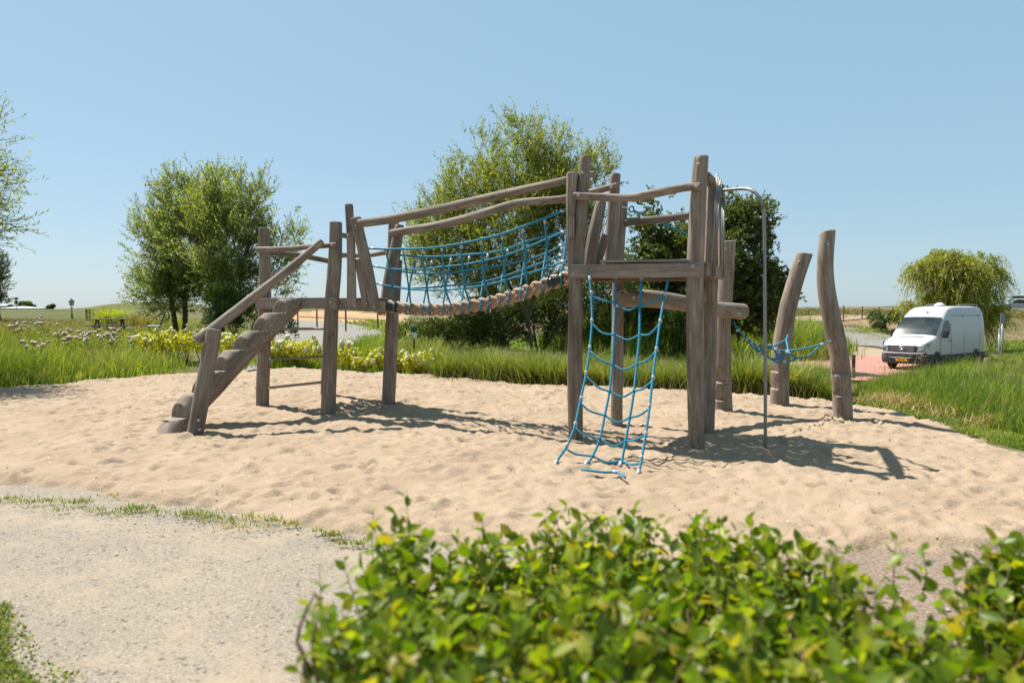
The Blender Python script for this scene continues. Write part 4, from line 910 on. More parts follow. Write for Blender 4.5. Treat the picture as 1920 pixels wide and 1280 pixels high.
for px, bk, o in sorted(spots, key=lambda t: t[0]):
    lm = [l for x_, l in LM if x_ <= px][-1]; cnt[(lm, bk)] = cnt.get((lm, bk), 0)+1
    o['label'] = '%s arching grass tuft of the %s row %s' % (['first', 'second', 'third', 'fourth', 'fifth', 'sixth', 'seventh', 'eighth'][cnt[(lm, bk)]-1], 'rear' if bk else 'front', lm)
# weeds at the border of sand and gravel
rr = np.random.default_rng(21); P0 = []
for px, py, n, rd in [(20,938,160,.16),(60,944,120,.12),(95,942,120,.1),(150,944,200,.12),(110,958,60,.12),(180,958,100,.12),(255,956,320,.13),(225,965,140,.15),(290,962,90,.1),(360,966,320,.14),(395,972,200,.14),(430,978,120,.12),(470,974,110,.12),(512,978,130,.08),(545,985,120,.08),(480,990,90,.2),(420,990,70,.2),(598,998,90,.06),(625,1006,200,.08),(640,1022,80,.06),(672,1022,130,.08),(385,928,60,.08),(200,932,70,.1),(525,925,20,.06),
                      (1430,978,25,.1),(1500,992,30,.12),(1560,965,30,.1),(1590,955,26,.08),(1655,1000,60,.1),(1690,1008,60,.12),(1735,1006,90,.12),(1800,1010,60,.12),(1860,1020,50,.12),(1600,1030,50,.15),(1740,940,20,.08),(1690,930,18,.06),(1910,985,40,.06),
                      (1040,822,120,.13),(1130,848,110,.08),(1150,795,120,.1),(1245,748,60,.1),(1230,808,26,.12),(1185,800,30,.12),(1560,792,70,.14),(1590,793,60,.12),(1735,835,20,.08),(1800,868,22,.1),(1640,838,18,.1),(1700,800,18,.1),(1400,782,14,.1),(1180,745,14,.1)]:
    c = Z(px, py, .02); q = rr.normal(0, rd*.4, (n, 2)); P0.append(np.stack([c.x+q[:, 0]*1.3, c.y+q[:, 1]*.8, 0*q[:, 0]+.03], 1))
P0 = np.concatenate(P0); P0 = P0[rr.uniform(0, 1, len(P0)) < .6]; n = len(P0); V, F = blades(P0, rr.uniform(.012, .05, n), .006, rr.uniform(.2, 1.2, n), rr); stuff('weeds', V, F, MEADOW, 'small weeds and grass sprigs in the sand and along the gravel', 'weeds')
# grass corner bottom left
P0 = scatter(None, 17000, rr, [(-3.4, 2.2), (-1.75, 2.2), (-1.85, 2.75), (-2.1, 2.9), (-2.3, 3.05), (-2.7, 3.6), (-3.4, 3.8)], .2, (2.2, .3)); P0[:, 2] = 0; n = len(P0)
V, F = blades(P0, rr.uniform(.012, .045, n), .005, rr.uniform(.3, 1.3, n), rr); stuff('lawn_corner', V, F, MEADOW, 'short patchy lawn at the near left corner by the gravel', 'grass')
# clover-like leaves in that corner
m_ = 1800; k = scatter(None, m_, rr, [(-3.4, 2.2), (-1.8, 2.2), (-1.8, 2.85), (-2.1, 3.0), (-2.7, 3.6), (-3.4, 3.8)], .3, (2.5, .5)); k[:, 2] = rr.uniform(.01, .05, len(k)); V, F = leaves(k, unit(rdir(len(k), rr)+np.array([0, 0, .4])), .02, .014, rr)
stuff('clover', V, F, MEADOW, 'clover leaves in the near left lawn corner', 'ground cover')

# little stones on the path
rr = np.random.default_rng(31); n = 2600; xy = np.stack([rr.uniform(-5, 2.2, n), rr.uniform(2.2, 6.4, n)], 1)
xy = np.concatenate([xy, np.stack([rr.uniform(-3.2, -.8, 1500), rr.uniform(4.7, 5.6, 1500)], 1), np.stack([rr.uniform(.4, 4.5, 2600), rr.uniform(1.8, 5.6, 2600)], 1)]); n = len(xy)
sz = rr.uniform(.002, .0055, n)*(1+1.4*(rr.uniform(0, 1, n) < .05)); oct_ = np.array([(1,0,0),(0,1,0),(-1,0,0),(0,-1,0),(0,0,.6),(0,0,-.6)]); fo = np.array([(0,1,4),(1,2,4),(2,3,4),(3,0,4)])
ang = rr.uniform(0, 6.28, n); ca_, sa_ = np.cos(ang), np.sin(ang); V = oct_[None]*sz[:, None, None]*rr.uniform(.6, 1.4, (n, 6, 1)); V = np.stack([V[..., 0]*ca_[:, None]*1.3-V[..., 1]*sa_[:, None], V[..., 0]*sa_[:, None]*1.3+V[..., 1]*ca_[:, None], V[..., 2]], -1)
V += np.stack([xy[:, 0], xy[:, 1], 0*xy[:, 0]+.012], 1)[:, None]; F = (np.arange(n)*6)[:, None, None]+fo[None]
mST, nt, b = newmat('pebble'); g = nd(nt, 'ShaderNodeNewGeometry'); nt.links.new(ramp(nt, g.outputs['Random Per Island'], [(0, (.06,.06,.065)), (.25, (.22,.21,.20)), (.5, (.26,.24,.21)), (.8, (.33,.31,.28)), (1, (.16,.14,.12))]), b.inputs['Base Color']); b.inputs['Roughness'].default_value = .8
stuff('pebbles', V.reshape(-1, 3), F.reshape(-1, 3), mST, 'small loose stones and shell bits scattered over the gravel path', 'pebbles')

n = 4200; xy = np.stack([rr.uniform(-12, 9, n), 4.2+rr.uniform(0, 1, n)**1.4*12], 1); zz = _ZS(xy[:, 0], xy[:, 1]); k = zz > -.02; xy = xy[k]; zz = zz[k]; n = len(xy)
sz = rr.uniform(.003, .007, n)*(1+xy[:, 1]*.05); ang = rr.uniform(0, 6.28, n); ca_, sa_ = np.cos(ang), np.sin(ang); V = oct_[None]*sz[:, None, None]*rr.uniform(.5, 1.5, (n, 6, 1)); V = np.stack([V[..., 0]*ca_[:, None]*1.6-V[..., 1]*sa_[:, None], V[..., 0]*sa_[:, None]*1.6+V[..., 1]*ca_[:, None], V[..., 2]], -1)
V += np.stack([xy[:, 0], xy[:, 1], zz+.004], 1)[:, None]; F = (np.arange(n)*6)[:, None, None]+fo[None]
mCH, nt, b = newmat('chips'); g = nd(nt, 'ShaderNodeNewGeometry'); nt.links.new(ramp(nt, g.outputs['Random Per Island'], [(0, (.05,.035,.025)), (.5, (.14,.10,.07)), (.9, (.24,.18,.13)), (.91, (.5,.48,.45)), (1, (.6,.58,.55))]), b.inputs['Base Color']); b.inputs['Roughness'].default_value = .8
stuff('sand_debris', V.reshape(-1, 3), F.reshape(-1, 3), mCH, 'dark wood chips and white shell bits strewn on the sand', 'debris')

# ------------------------------------------------------------------ hydrangeas
def lump(rx, rz, zc, bump_, seed, nu=14, nv=9):
    rr = np.random.default_rng(seed); V = []; F = []
    for j in range(nv+1):
        ph = math.pi*j/nv
        for i_ in range(nu):
            a = 2*math.pi*i_/nu; k = 1+bump_*rr.normal(); st = 1-.35*max(0, math.cos(ph)); V.append((rx*math.sin(ph)*math.cos(a)*k*st, rx*math.sin(ph)*math.sin(a)*k*st, zc+rz*math.cos(ph)*k))
    for j in range(nv):
        for i_ in range(nu): F.append((j*nu+i_, (j+1)*nu+i_, (j+1)*nu+(i_+1)%nu, j*nu+(i_+1)%nu))
    return np.array(V), np.array(F)
def head_mesh():
    V, F = lump(.062, .085, .03, .13, 8); return npmesh('flower_head', V, F, PETAL)
def head_mesh_old():
    rr = np.random.default_rng(8); n = 150; d_ = rdir(n, rr); pos = d_*np.array([.055, .055, .075])+np.array([0, 0, .03]); pos[:, 0:2] *= (1-.45*np.clip(pos[:, 2:3]/.1, 0, 1))
    V, F = leaves(pos, unit(d_+rdir(n, rr)*.9), .034, .034, rr, .1); return npmesh('flower_head', V, F, PETAL)
HM = head_mesh()
def hydrangea(base, s, label, seed, nh=11):
    rr = np.random.default_rng(seed); root = thing('hydrangea', base, label, 'hydrangea', 'yellow leaved hydrangeas along the far sand edge')
    n = 700; d_ = rdir(n, rr); pos = d_*np.array([.42, .34, .26])*s*rr.uniform(.5, 1, n)[:, None]+np.array([0, 0, .42*s]); pos = pos[pos[:, 2] > .1]; n = len(pos)
    V, F = leaves(pos+np.array(base), unit(rdir(n, rr)+np.array([0, 0, .5])), .075, .045, rr); link('foliage', npmesh('foliage', V, F, LIME), root)
    mb = MB()
    for k in range(9):
        a = rr.uniform(0, 6.28); e = Vector(base)+Vector((math.cos(a)*.3*s, math.sin(a)*.25*s, .5*s)); mb.add(*tube([Vector(base)+Vector((math.cos(a)*.05, 0, -.05)), Vector(base).lerp(e, .5)+Vector((0, 0, .04)), e], [.008, .007, .004], 5))
    link('stems', mb.mesh('stems', TWIG), root)
    for k in range(nh):
        a = rr.uniform(0, 6.28); q = math.sqrt(rr.uniform(0, 1)); o = bpy.data.objects.new('flower_head', HM); COL.objects.link(o); o.parent = root
        o.location = (math.cos(a)*q*.42*s, math.sin(a)*q*.3*s, (.70-.30*q*q+rr.uniform(-.08, .06))*s); o.scale = [rr.uniform(.6, 1.05)]*3; o.rotation_euler = (rr.normal()*.35, rr.normal()*.35, a)
    return root
hyd = [(285,688,1.0,'hydrangea at the left end of the row, above the tall grass'),(318,686,.95,'second hydrangea from the left end of the row'),(350,688,1.05,'hydrangea left of the short leaning rail post'),(378,684,.9,'hydrangea behind the short leaning rail post'),
       (408,682,.85,'hydrangea between rail post and notched log'),(440,684,.8,'hydrangea partly hidden behind the notched log steps'),(515,690,.85,'hydrangea just right of the left platform post'),(548,688,.9,'hydrangea behind the upper rungs, left of centre'),(578,690,.95,'hydrangea behind the rungs next to the front platform post'),
       (648,695,.8,'hydrangea immediately right of the front platform post'),(682,700,.5,'small low hydrangea beneath the rope bridge start'),(718,697,.75,'hydrangea left of the right platform post'),(752,699,.6,'hydrangea right of the right platform post'),(778,702,.6,'small hydrangea second from the right end'),(806,703,.7,'hydrangea at the right end of the row by the grass tufts')]
for k, (px, py, s, lab) in enumerate(hyd):
    p = Z(px, py); p.z = float(tz(p.x, p.y)); hydrangea(p, s*1.28, 'yellow leaved '+lab, 300+k, 15 if s > .75 else 9)
# pale flowering perennials on the left
def flower_mesh():
    V, F = lump(.055, .035, 0, .25, 9, 10, 6); return npmesh('flower_cluster', V, F, PINKP)
def flower_mesh_old():
    rr = np.random.default_rng(4); n = 90; pos = rr.normal(0, .06, (n, 3))*np.array([1, 1, .5]); V, F = leaves(pos, rdir(n, rr), .045, .04, rr, .1); return npmesh('flower_cluster', V, F, PINKP)
FM = flower_mesh()
fl = [(25,606,26,'pale pink perennial nearest the left edge under the slim tree'),(60,598,28,'tall pale flowered perennial below the horizon trees'),(85,606,25,'pink flowered perennial right of the tallest one'),(52,612,22,'low white flowered perennial near the left edge'),(110,620,20,'white flowered perennial below the lantern'),(170,625,21,'pale perennial below the picnic table bench'),
      (195,628,20,'loose pale perennial left of the pink clump'),(225,618,24,'rounded pink perennial right of the picnic table'),(215,632,19,'low pale perennial below the picnic table'),(250,632,20,'pale perennial left of the hydrangea row'),(150,636,18,'small white perennial in the meadow left of centre'),(70,642,17,'small white perennial above the tall left grass'),(280,634,21,'pale perennial under the dark bench')]
for k, (px, py, dd, lab) in enumerate(fl):
    top = P(px, py, dd); base = Vector((top.x, top.y, float(tz(top.x, top.y)))); h = max(.35, top.z-base.z); root = thing('perennial', base, lab, 'flowering plant', 'pale flowering perennials in the left meadow'); rr = np.random.default_rng(400+k)
    n = 420; pos = np.stack([rr.normal(0, .22, n), rr.normal(0, .2, n), rr.uniform(.05, h*.9, n)], 1)+np.array(base); V, F = leaves(pos, unit(rdir(n, rr)+np.array([0, 0, .6])), .11, .03, rr); link('foliage', npmesh('foliage', V, F, MEADOW), root)
    for j in range(8):
        o = bpy.data.objects.new('flower_cluster', FM); COL.objects.link(o); o.parent = root; o.location = (rr.normal()*.24, rr.normal()*.2, h*rr.uniform(.82, 1.1)); o.scale = [rr.uniform(.7, 1.5)]*3; o.rotation_euler = (0, 0, rr.uniform(0, 6))

# ------------------------------------------------------------------ hedge in the foreground
def hedge_leaves(P0, D, L, W, r):
    """broad oval leaves, six faces, folded along the midrib and curled"""
    n = len(P0); Nn = unit(rdir(n, r)+np.array([0, 0, 1.1])); Sd = unit(np.cross(D, Nn)); Up = np.cross(Sd, D)
    L = L[:, None]; W = W[:, None]; curl = r.uniform(-.25, .15, n)[:, None]; fold = r.uniform(.1, .35, n)[:, None]
    def pt(t, s_, k): return P0+D*L*t+Sd*W*s_+Up*(L*curl*t*t+np.abs(W*s_)*fold*1.5)
    V = np.stack([pt(0, 0, 0), pt(.25, .42, 0), pt(.6, .45, 0), pt(1, 0, 0), pt(.6, -.45, 0), pt(.25, -.42, 0), pt(.27, 0, 0), pt(.62, 0, 0)], 1).reshape(-1, 3)
    o = (np.arange(n)*8)[:, None]; F = np.concatenate([o+np.array([q]) for q in ((0,1,6,6),(0,6,5,5),(1,2,7,6),(6,7,4,5),(2,3,7,7),(7,3,4,4))], 0)
    return V, F
rr = np.random.default_rng(55); hroot = thing('hedge', (.9, 1.5, 0), 'leafy bright green hedge across the near right foreground, out of focus', 'hedge')
def back_edge(x): return np.interp(x, [-.45,-.3,-.1,.0,.5,.62,.78,.9,1.0,1.08,1.15,1.25,1.6,2.6], [1.78,1.94,2.02,2.16,2.24,2.14,2.0,1.86,1.72,1.42,1.6,1.88,1.92,1.95])
def top_h(x, y): return .965+.05*(vnoise(x*4, y*4, 71)-.5)*2+.04*(vnoise(x*11, y*11, 72)-.5)*2-.08*np.exp(-((x-1.05)/.10)**2)
shoots = []; 
while len(shoots) < 2200:
    x = rr.uniform(-.40, 2.4); y = rr.uniform(.72, 2.25)
    if y > back_edge(x): continue
    left = -.44+.10*(2.0-y)*0; 
    if x < left+.16*(vnoise(np.array([y*3.]), np.array([1.]), 5)[0]-.5): continue
    if vnoise(np.array([x*5.5]), np.array([y*5.5]), 74)[0] < .21: continue
    if 1.02 < x < 1.15 and y > 1.25 and rr.uniform() < .8: continue
    shoots.append((x, y))
LP = []; LD = []; LL = []; stems = MB()
def shoot(x, y, z0, z1, lean, n, Ls):
    e = Vector((x+lean[0], y+lean[1], z1)); s0 = Vector((x, y, z0)); pts = [s0, s0.lerp(e, .5)+Vector((rr.normal()*.01, rr.normal()*.01, 0)), e]
    stems.add(*tube(pts, [.0022, .0018, .001], 4)); a0 = rr.uniform(0, 6.28)
    for j in range(n):
        t = .12+.88*j/(n-1); p = s0.lerp(e, t); a = a0+j*2.4; el = .1+.5*t; LP.append(tuple(p)); LD.append((math.cos(a)*(1-el*.5)+rr.normal()*.2, math.sin(a)*(1-el*.5)+rr.normal()*.2, el+rr.normal()*.25)); LL.append(Ls*(1.05-.35*t)*rr.uniform(.6, 1.15))
for x, y in shoots:
    th = float(top_h(np.array([x]), np.array([y]))[0]); k = rr.uniform(); z1 = th-.26*k**1.6+(.05 if rr.uniform() < .03 else 0); shoot(x, y, z1-rr.uniform(.13, .26), z1, (rr.normal()*.04, rr.normal()*.04), int(rr.integers(8, 12)), .071)
for k in range(380):      # side growth on both faces
    x = rr.uniform(-.36, 2.6); y = float(back_edge(np.array([x]))[()] if np.ndim(back_edge(np.array([x]))) == 0 else back_edge(np.array([x]))[0]) if rr.uniform() < .5 else rr.uniform(.72, .85); z = rr.uniform(.35, .8); shoot(x, y+rr.normal()*.03, z, z+.15, (rr.normal()*.05, .05), 8, .066)
for px, py, d_, h_ in [(700,952,1.98,.17), (762,935,1.95,.19), (742,962,1.95,.14), (1190,955,2.15,.08), (1405,975,2.0,.1), (1318,962,2.1,.08), (905,970,2.0,.08), (1560,1035,1.75,.1), (1680,1012,1.85,.12), (1885,1040,1.8,.12), (1040,962,2.1,.07), (1500,1010,1.8,.07), (1730,1030,1.85,.08), (600,1075,1.75,.1)]:
    e = P(px, py, d_); shoot(e.x, e.y, e.z-h_-.06, e.z, (0, 0), 10, .060)
LP = np.array(LP); LD = unit(np.array(LD)); LL = np.array(LL); V, F = hedge_leaves(LP, LD, LL, LL*.58, rr)
me = bpy.data.meshes.new('leaves'); fl_ = [tuple(dict.fromkeys(f)) for f in F.tolist()]; me.from_pydata(V.tolist(), [], fl_); me.materials.append(HEDGE); me.polygons.foreach_set('use_smooth', [True]*len(me.polygons)); me.update(); link('leaves', me, hroot)
for k in range(70):
    x = rr.uniform(-.42, 2.5); y = rr.uniform(.95, max(1.05, float(np.interp(x, [-.4, 0, .5, 1.05, 1.5, 2.5], [1.7, 1.9, 2.0, 1.4, 1.7, 1.75])))) ; x0 = round(x/.28)*.28+rr.normal()*.03
    y0 = 1.45+rr.normal()*.12; stems.add(*tube(catmull([Vector((x0, y0, 0)), Vector((x0*.7+x*.3, y0*.7+y*.3, .32)), Vector((x*.9+x0*.1, y, .62)), Vector((x+rr.normal()*.03, y, .84))], 9), list(np.linspace(.010, .003, 9)), 6))
for pts in ([P(615,1278,1.35),P(575,1245,1.36),P(556,1200,1.38),P(572,1150,1.4),P(592,1110,1.42)], [P(640,1300,1.3),P(590,1250,1.32),P(588,1190,1.34),P(600,1150,1.36)], [P(620,1290,1.33),P(640,1240,1.35),P(645,1180,1.4)], [P(640,1320,1.3),P(566,1243,1.33)]):
    pts[0].z -= .2; stems.add(*tube(catmull(pts, 12), list(np.linspace(.008, .003, 12)), 6))
link('stems', stems.mesh('stems', TWIG, True), hroot)
# ------------------------------------------------------------------ vehicles and street furniture
PAINT = simple('white_paint', (.42, .42, .43), .28, 0, .03, 3, .5)
PLAST = simple('dark_plastic', (.028, .029, .032), .55, 0, .2, 20, .4)
RUBB = simple('tyre_rubber', (.022, .022, .022), .85, 0, .2, 30, .2)
SEAM = simple('panel_gap', (.05, .05, .05), .8, 0, .1, 9, .2)
m, nt, b = newmat('dark_glass'); b.inputs['Base Color'].default_value = (.035, .06, .065, 1); b.inputs['Roughness'].default_value = .12; b.inputs['Specular IOR Level'].default_value = .4
f = noise(nt, coord(nt), 2.2, 3); nt.links.new(ramp(nt, f, [(.4, (.01, .018, .02)), (.7, (.025, .042, .042))]), b.inputs['Base Color']); GLASS = m
m, nt, b = newmat('lamp_glass'); nt.links.new(ramp(nt, noise(nt, coord(nt), 9, 2), [(.4, (.10, .14, .17)), (.6, (.45, .50, .54))]), b.inputs['Base Color']); b.inputs['Roughness'].default_value = .12; LAMPG = m
YPL = simple('plate_yellow', (.80, .42, .01), .5, 0, .03, 3); BPL = simple('plate_blue', (.02, .08, .45), .5, 0, .03, 3); INK = simple('plate_ink', (.02, .015, .01), .6, 0, .03, 3)
LOGOB = simple('emblem_blue', (.04, .09, .28), .35, 0, .05, 9); CHR = simple('chrome', (.7, .72, .75), .18, .9, .05, 9); GRB = simple('grille_bar', (.28, .28, .29), .4, .3, .05, 9)
def q_mesh(name, V, F, mat, parent, smooth=False, label=None):
    me = bpy.data.meshes.new(name); me.from_pydata([tuple(v) for v in V], [], F); me.materials.append(mat)
    if smooth: me.polygons.foreach_set('use_smooth', [True]*len(me.polygons))
    me.update(); o = bpy.data.objects.new(name, me); COL.objects.link(o); o.parent = parent
    if label: o['label'] = label
    return o
def lbox(name, c, s_, mat, parent, bev=0.0, rot=None):
    V, F = box_vf(0, 0, 0, *s_, bev); o = q_mesh(name, V, F, mat, parent); o.location = c
    if rot: o.rotation_euler = rot
    return o
def ltube(name, pts, r_, mat, parent, seg=8):
    V, F = tube([Vector(p) for p in pts], r_, seg); return q_mesh(name, V, F, mat, parent, True)
def wheel(parent, c, rad, wd, side):
    """axis along local y"""
    prof = [(rad*.62, -.5), (rad*.9, -.5), (rad, -.38), (rad, .38), (rad*.9, .5), (rad*.62, .5)]; n = 28; V = []; F = []
    for k in range(n):
        a = 2*math.pi*k/n
        for r0, t in prof: V.append((math.cos(a)*r0, t*wd, math.sin(a)*r0))
    for k in range(n):
        k2 = (k+1) % n
        for j in range(5): F.append((k*6+j, k*6+j+1, k2*6+j+1, k2*6+j))
    w0 = bpy.data.objects.new('wheel', None); COL.objects.link(w0); w0.parent = parent; w0.location = c
    tyre = q_mesh('tyre', V, F, RUBB, w0, True)
    V = []; F = []
    rp = [(rad*.63, .40), (rad*.55, .30), (rad*.22, .34), (rad*.18, .44), (0.001, .46)]
    for k in range(n):
        a = 2*math.pi*k/n; fac = .75 if (k % 4) < 2 else 1
        for j, (r0, t) in enumerate(rp): V.append((math.cos(a)*r0, side*wd*(t*(fac if j in (1, 2) else 1)), math.sin(a)*r0))
    for k in range(n):
        k2 = (k+1) % n
        for j in range(4): F.append((k*5+j, k*5+j+1, k2*5+j+1, k2*5+j))
    q_mesh('rim', V, F, GRB, w0, False); return w0
def loft(name, secs, mat, parent):
    """secs: list of (x, [(y,z) half section from bottom centre to top centre])"""
    V = []; F = []; n = None
    for x, hs in secs:
        ring_ = [(x, y, z) for y, z in hs]+[(x, -y, z) for y, z in hs[::-1] if abs(y) > 1e-6]; n = len(ring_); V += ring_
    for i_ in range(len(secs)-1):
        for k in range(n): k2 = (k+1) % n; F.append((i_*n+k, (i_+1)*n+k, (i_+1)*n+k2, i_*n+k2))
    F.append(tuple(range(n))); F.append(tuple((len(secs)-1)*n+k for k in range(n-1, -1, -1)))
    o = q_mesh(name, V, F, mat, parent)
    bm = bmesh.new(); bm.from_mesh(o.data); bmesh.ops.recalc_face_normals(bm, faces=bm.faces)
    for f_ in bm.faces: f_.smooth = True
    for e in bm.edges:
        if len(e.link_faces) == 2 and e.calc_face_angle(0) > .55: e.smooth = False
    bm.to_mesh(o.data); bm.free(); return o
def text_obj(s_, size, mat, parent, loc, rot, name='writing', ext=.002):
    cu = bpy.data.curves.new('txt', 'FONT'); cu.body = s_; cu.size = size; cu.align_x = 'CENTER'; cu.align_y = 'CENTER'; cu.extrude = ext
    t = bpy.data.objects.new('txt', cu); COL.objects.link(t); dg = bpy.context.evaluated_depsgraph_get(); me = bpy.data.meshes.new_from_object(t.evaluated_get(dg)); bpy.data.objects.remove(t)
    me.materials.clear(); me.materials.append(mat); o = bpy.data.objects.new(name, me); COL.objects.link(o); o.parent = parent; o.location = loc; o.rotation_euler = rot; return o

# the van: local x forward (bumper at +.95), y to its left, z up
vx, vy = 18.03, 30.67; van = thing('parked_van', (vx, vy, float(tz(vx, vy))+.08), 'white high roofed delivery van parked on the brick paving by the lane', 'van', rotz=math.atan2(-.57, -.82))
van.scale = (1, 1, 1.045)
ZT = lambda s_: float(np.interp(s_, [0, .06, .16, .5, .97, 1.03, 1.3, 1.55, 1.8, 2.0, 2.25, 2.6, 3.2, 5.3, 5.75, 5.93, 6.0], [1.0, 1.08, 1.16, 1.28, 1.40, 1.45, 1.74, 1.98, 2.2, 2.37, 2.53, 2.64, 2.69, 2.69, 2.66, 2.55, 2.35]))
WD = lambda s_: float(np.interp(s_, [0, .06, .16, .4, .8, 5.8, 6.0], [.80, .87, .92, .965, .985, .985, .94]))
def hw(s_, z): return WD(s_)-.015*max(0, (z-1.0))-.15*max(0, (z-1.45)/1.2)**1.5
secs = []
for s_ in [0, .03, .06, .11, .16, .3, .5, .75, .97, 1.03, 1.15, 1.3, 1.45, 1.55, 1.7, 1.8, 1.9, 2.0, 2.12, 2.25, 2.4, 2.6, 2.9, 3.2, 4, 5, 5.3, 5.6, 5.75, 5.87, 5.93, 6.0]:
    zt = ZT(s_); lo2 = min(1.0, zt-.16); zz = [lo2+(zt-.16-lo2)*t for t in (.33, .66, 1)]
    hs = [(0, .34), (WD(s_)*.93, .34), (WD(s_), .42), (WD(s_), .75), (hw(s_, lo2), lo2)]+[(hw(s_, z), z+.001*i_) for i_, z in enumerate(zz)]
    w2 = hw(s_, zt-.1); hs += [(w2-.02, zt-.09), (w2-.07, zt-.03), (w2-.16, zt+.0), (w2*.5, zt+.018), (0, zt+.024)]; secs.append((.95-s_, hs))
loft('body', secs, PAINT, van)
X_ = lambda s_: .95-s_
def patch(name, rows, mat, parent, **k):
    n = len(rows[0]); V = [p for r_ in rows for p in r_]; F = [(i_*n+j, i_*n+j+1, (i_+1)*n+j+1, (i_+1)*n+j) for i_ in range(len(rows)-1) for j in range(n-1)]
    return q_mesh(name, V, F, mat, parent, True, **k)
rows = []
for s_ in np.linspace(1.05, 1.80, 9):
    w2 = hw(s_, ZT(s_)-.1)-.075; rows.append([(X_(s_)+.012, y, ZT(s_)+.022+.018*(1-(y/w2)**2)-.016*abs(y/w2)**6) for y in np.linspace(-w2, w2, 15)])
ws = patch('windscreen', rows, GLASS, van); 
ltube('wiper', [(X_(1.06), .25, ZT(1.06)+.06), (X_(1.12), -.2, ZT(1.12)+.05), (X_(1.11), -.62, ZT(1.11)+.04)], .008, PLAST, ws)
patch('bonnet_vent', [[(X_(.80), y, ZT(.80)+.03) for y in (-.5, 0, .5)], [(X_(.86), y, ZT(.86)+.03) for y in (-.53, 0, .53)]], PLAST, van)
for sg in (1, -1):
    sw = [[(X_(a), sg*(hw(a, z)+.006), z) for a in aa] for z, aa in ((1.47, (1.32, 1.6, 2.0, 2.28)), (1.7, (1.52, 1.7, 2.0, 2.3)), (1.92, (1.70, 1.85, 2.05, 2.3)), (2.08, (1.86, 1.95, 2.1, 2.22)))]
    dr = patch('door_panel', [[(X_(a), sg*(hw(a, z)+.003), z) for a in (1.38, 1.8, 2.35)] for z in (.66, 1.0, 1.38)], PAINT, van); patch('side_window', sw, GLASS, dr)
    lbox('door_handle', (X_(2.22), sg*(hw(2, 1.2)+.02), 1.22), (.16, .03, .035), PLAST, dr, .008)
    for a in (1.34, 2.38): ltube('door_seam', [(X_(a), sg*(WD(a)+.004), .63), (X_(a), sg*(hw(a, 1.3)+.004), 1.3), (X_(a+(.0 if a > 2 else .35)), sg*(hw(a, 1.95)+.006), 1.95)], .007, SEAM, dr, 5)
    for a in (3.7, 5.35): ltube('panel_seam', [(X_(a), sg*(WD(a)+.003), .63), (X_(a), sg*(hw(a, 1.4)+.003), 1.4), (X_(a), sg*(hw(a, 2.3)+.004), 2.32)], .006, SEAM, van, 5)
    ltube('panel_seam', [(X_(a), sg*(hw(a, 2.3)+.003), 2.30) for a in (2.45, 3.5, 4.5, 5.7)], .008, SEAM, van, 5)
    ltube('panel_seam', [(X_(a), sg*(hw(a, z)+.001), z) for a, z in ((2.45, 1.0), (3.4, 1.12), (4.6, 1.14), (5.75, 1.10))], .012, PAINT, van, 5)
    for a0, a1 in ((1.42, 4.55), (5.35, 5.92)): lbox('side_skirt', (X_((a0+a1)/2), sg*(WD(3)+.006), .50), (a1-a0, .035, .28), PLAST, van, .012)
    mr_ = lbox('mirror', (X_(1.48), sg*(hw(1.4, 1.5)+.16), 1.53), (.13, .20, .34), PLAST, van, .045); ltube('mirror_arm', [(0, -sg*.2, -.14), (0, -sg*.05, -.1)], .03, PLAST, mr_)
    for a in (1.02, 4.95):
        V = [(0, 0, 0)]+[(math.cos(t)*.44, 0, math.sin(t)*.44) for t in np.linspace(-.35, math.pi+.35, 24)]; q_mesh('wheel_arch', V, [(0, k, k+1) for k in range(1, 24)], PLAST, van).location = (X_(a), sg*(WD(a)+.012), .36)
        wheel(van, (X_(a), sg*(WD(a)-.09), .34), .34, .235, sg)
    hl = [[(X_(s_)+.004+.03*math.sin(t*3.1), sg*(WD(s_)*1.005+.006-.0*t), z0+(z1-z0)*t) for s_, z0, z1 in ((.0, .80, 1.02), (.03, .79, 1.07), (.08, .79, 1.12), (.16, .79, 1.17), (.28, .84, 1.20), (.42, 1.0, 1.22), (.52, 1.15, 1.225))] for t in (0, .33, .66, 1)]
    h_ = patch('headlight', hl, LAMPG, van); 
    inner = [[(X_(0)+.012, sg*y, z) for y, z in ((.80, .80), (.66, .82), (.60, .84))], [(X_(.01)+.012, sg*y, z) for y, z in ((.81, 1.03), (.68, 1.02), (.60, 1.01))]]
    patch('lamp_corner', inner, LAMPG, h_)
    lbox('fog_lamp', (X_(.02)+.055, sg*.72, .56), (.02, .13, .07), CHR, van, .01)
out = [(X_(.75), 1.005), (X_(.35), .99), (X_(.14), .95), (X_(.03), .86), (X_(-.05), .68), (X_(-.075), .35), (X_(-.08), 0)]; out += [(x, -y) for x, y in out[-2::-1]]
lv = [(.28, .96), (.36, 1.0), (.62, 1.0), (.70, .985)]
def sweep(name, out, lv, mat, parent):
    rows = [[(x*1.0 if k == 1 else x-.95*(1-k)*.3, y*k, z) for x, y in out] for z, k in lv]; return patch(name, rows, mat, parent)
bp = sweep('bumper', out, lv, PLAST, van)
lbox('lower_grille', (X_(-.085), 0, .60), (.02, .95, .12), SEAM, bp, .01)
ltube('bumper_trim', [(X_(-.10), -.52, .54), (X_(-.105), -.3, .525), (X_(-.105), .3, .525), (X_(-.10), .52, .54)], .012, GRB, bp)
sweep('bumper_top', [(x+.004, y*.995) for x, y in out], [(.70, .99), (.735, .99), (.76, .97)], PAINT, van)
gr = lbox('grille', (X_(0)+.012, 0, .915), (.04, 1.22, .27), SEAM, van, .02)
for k in range(4): lbox('grille_bar', (.026, 0, -.085+k*.062), (.02, 1.02, .024), GRB, gr, .004)
em = bpy.data.objects.new('emblem', None); COL.objects.link(em)
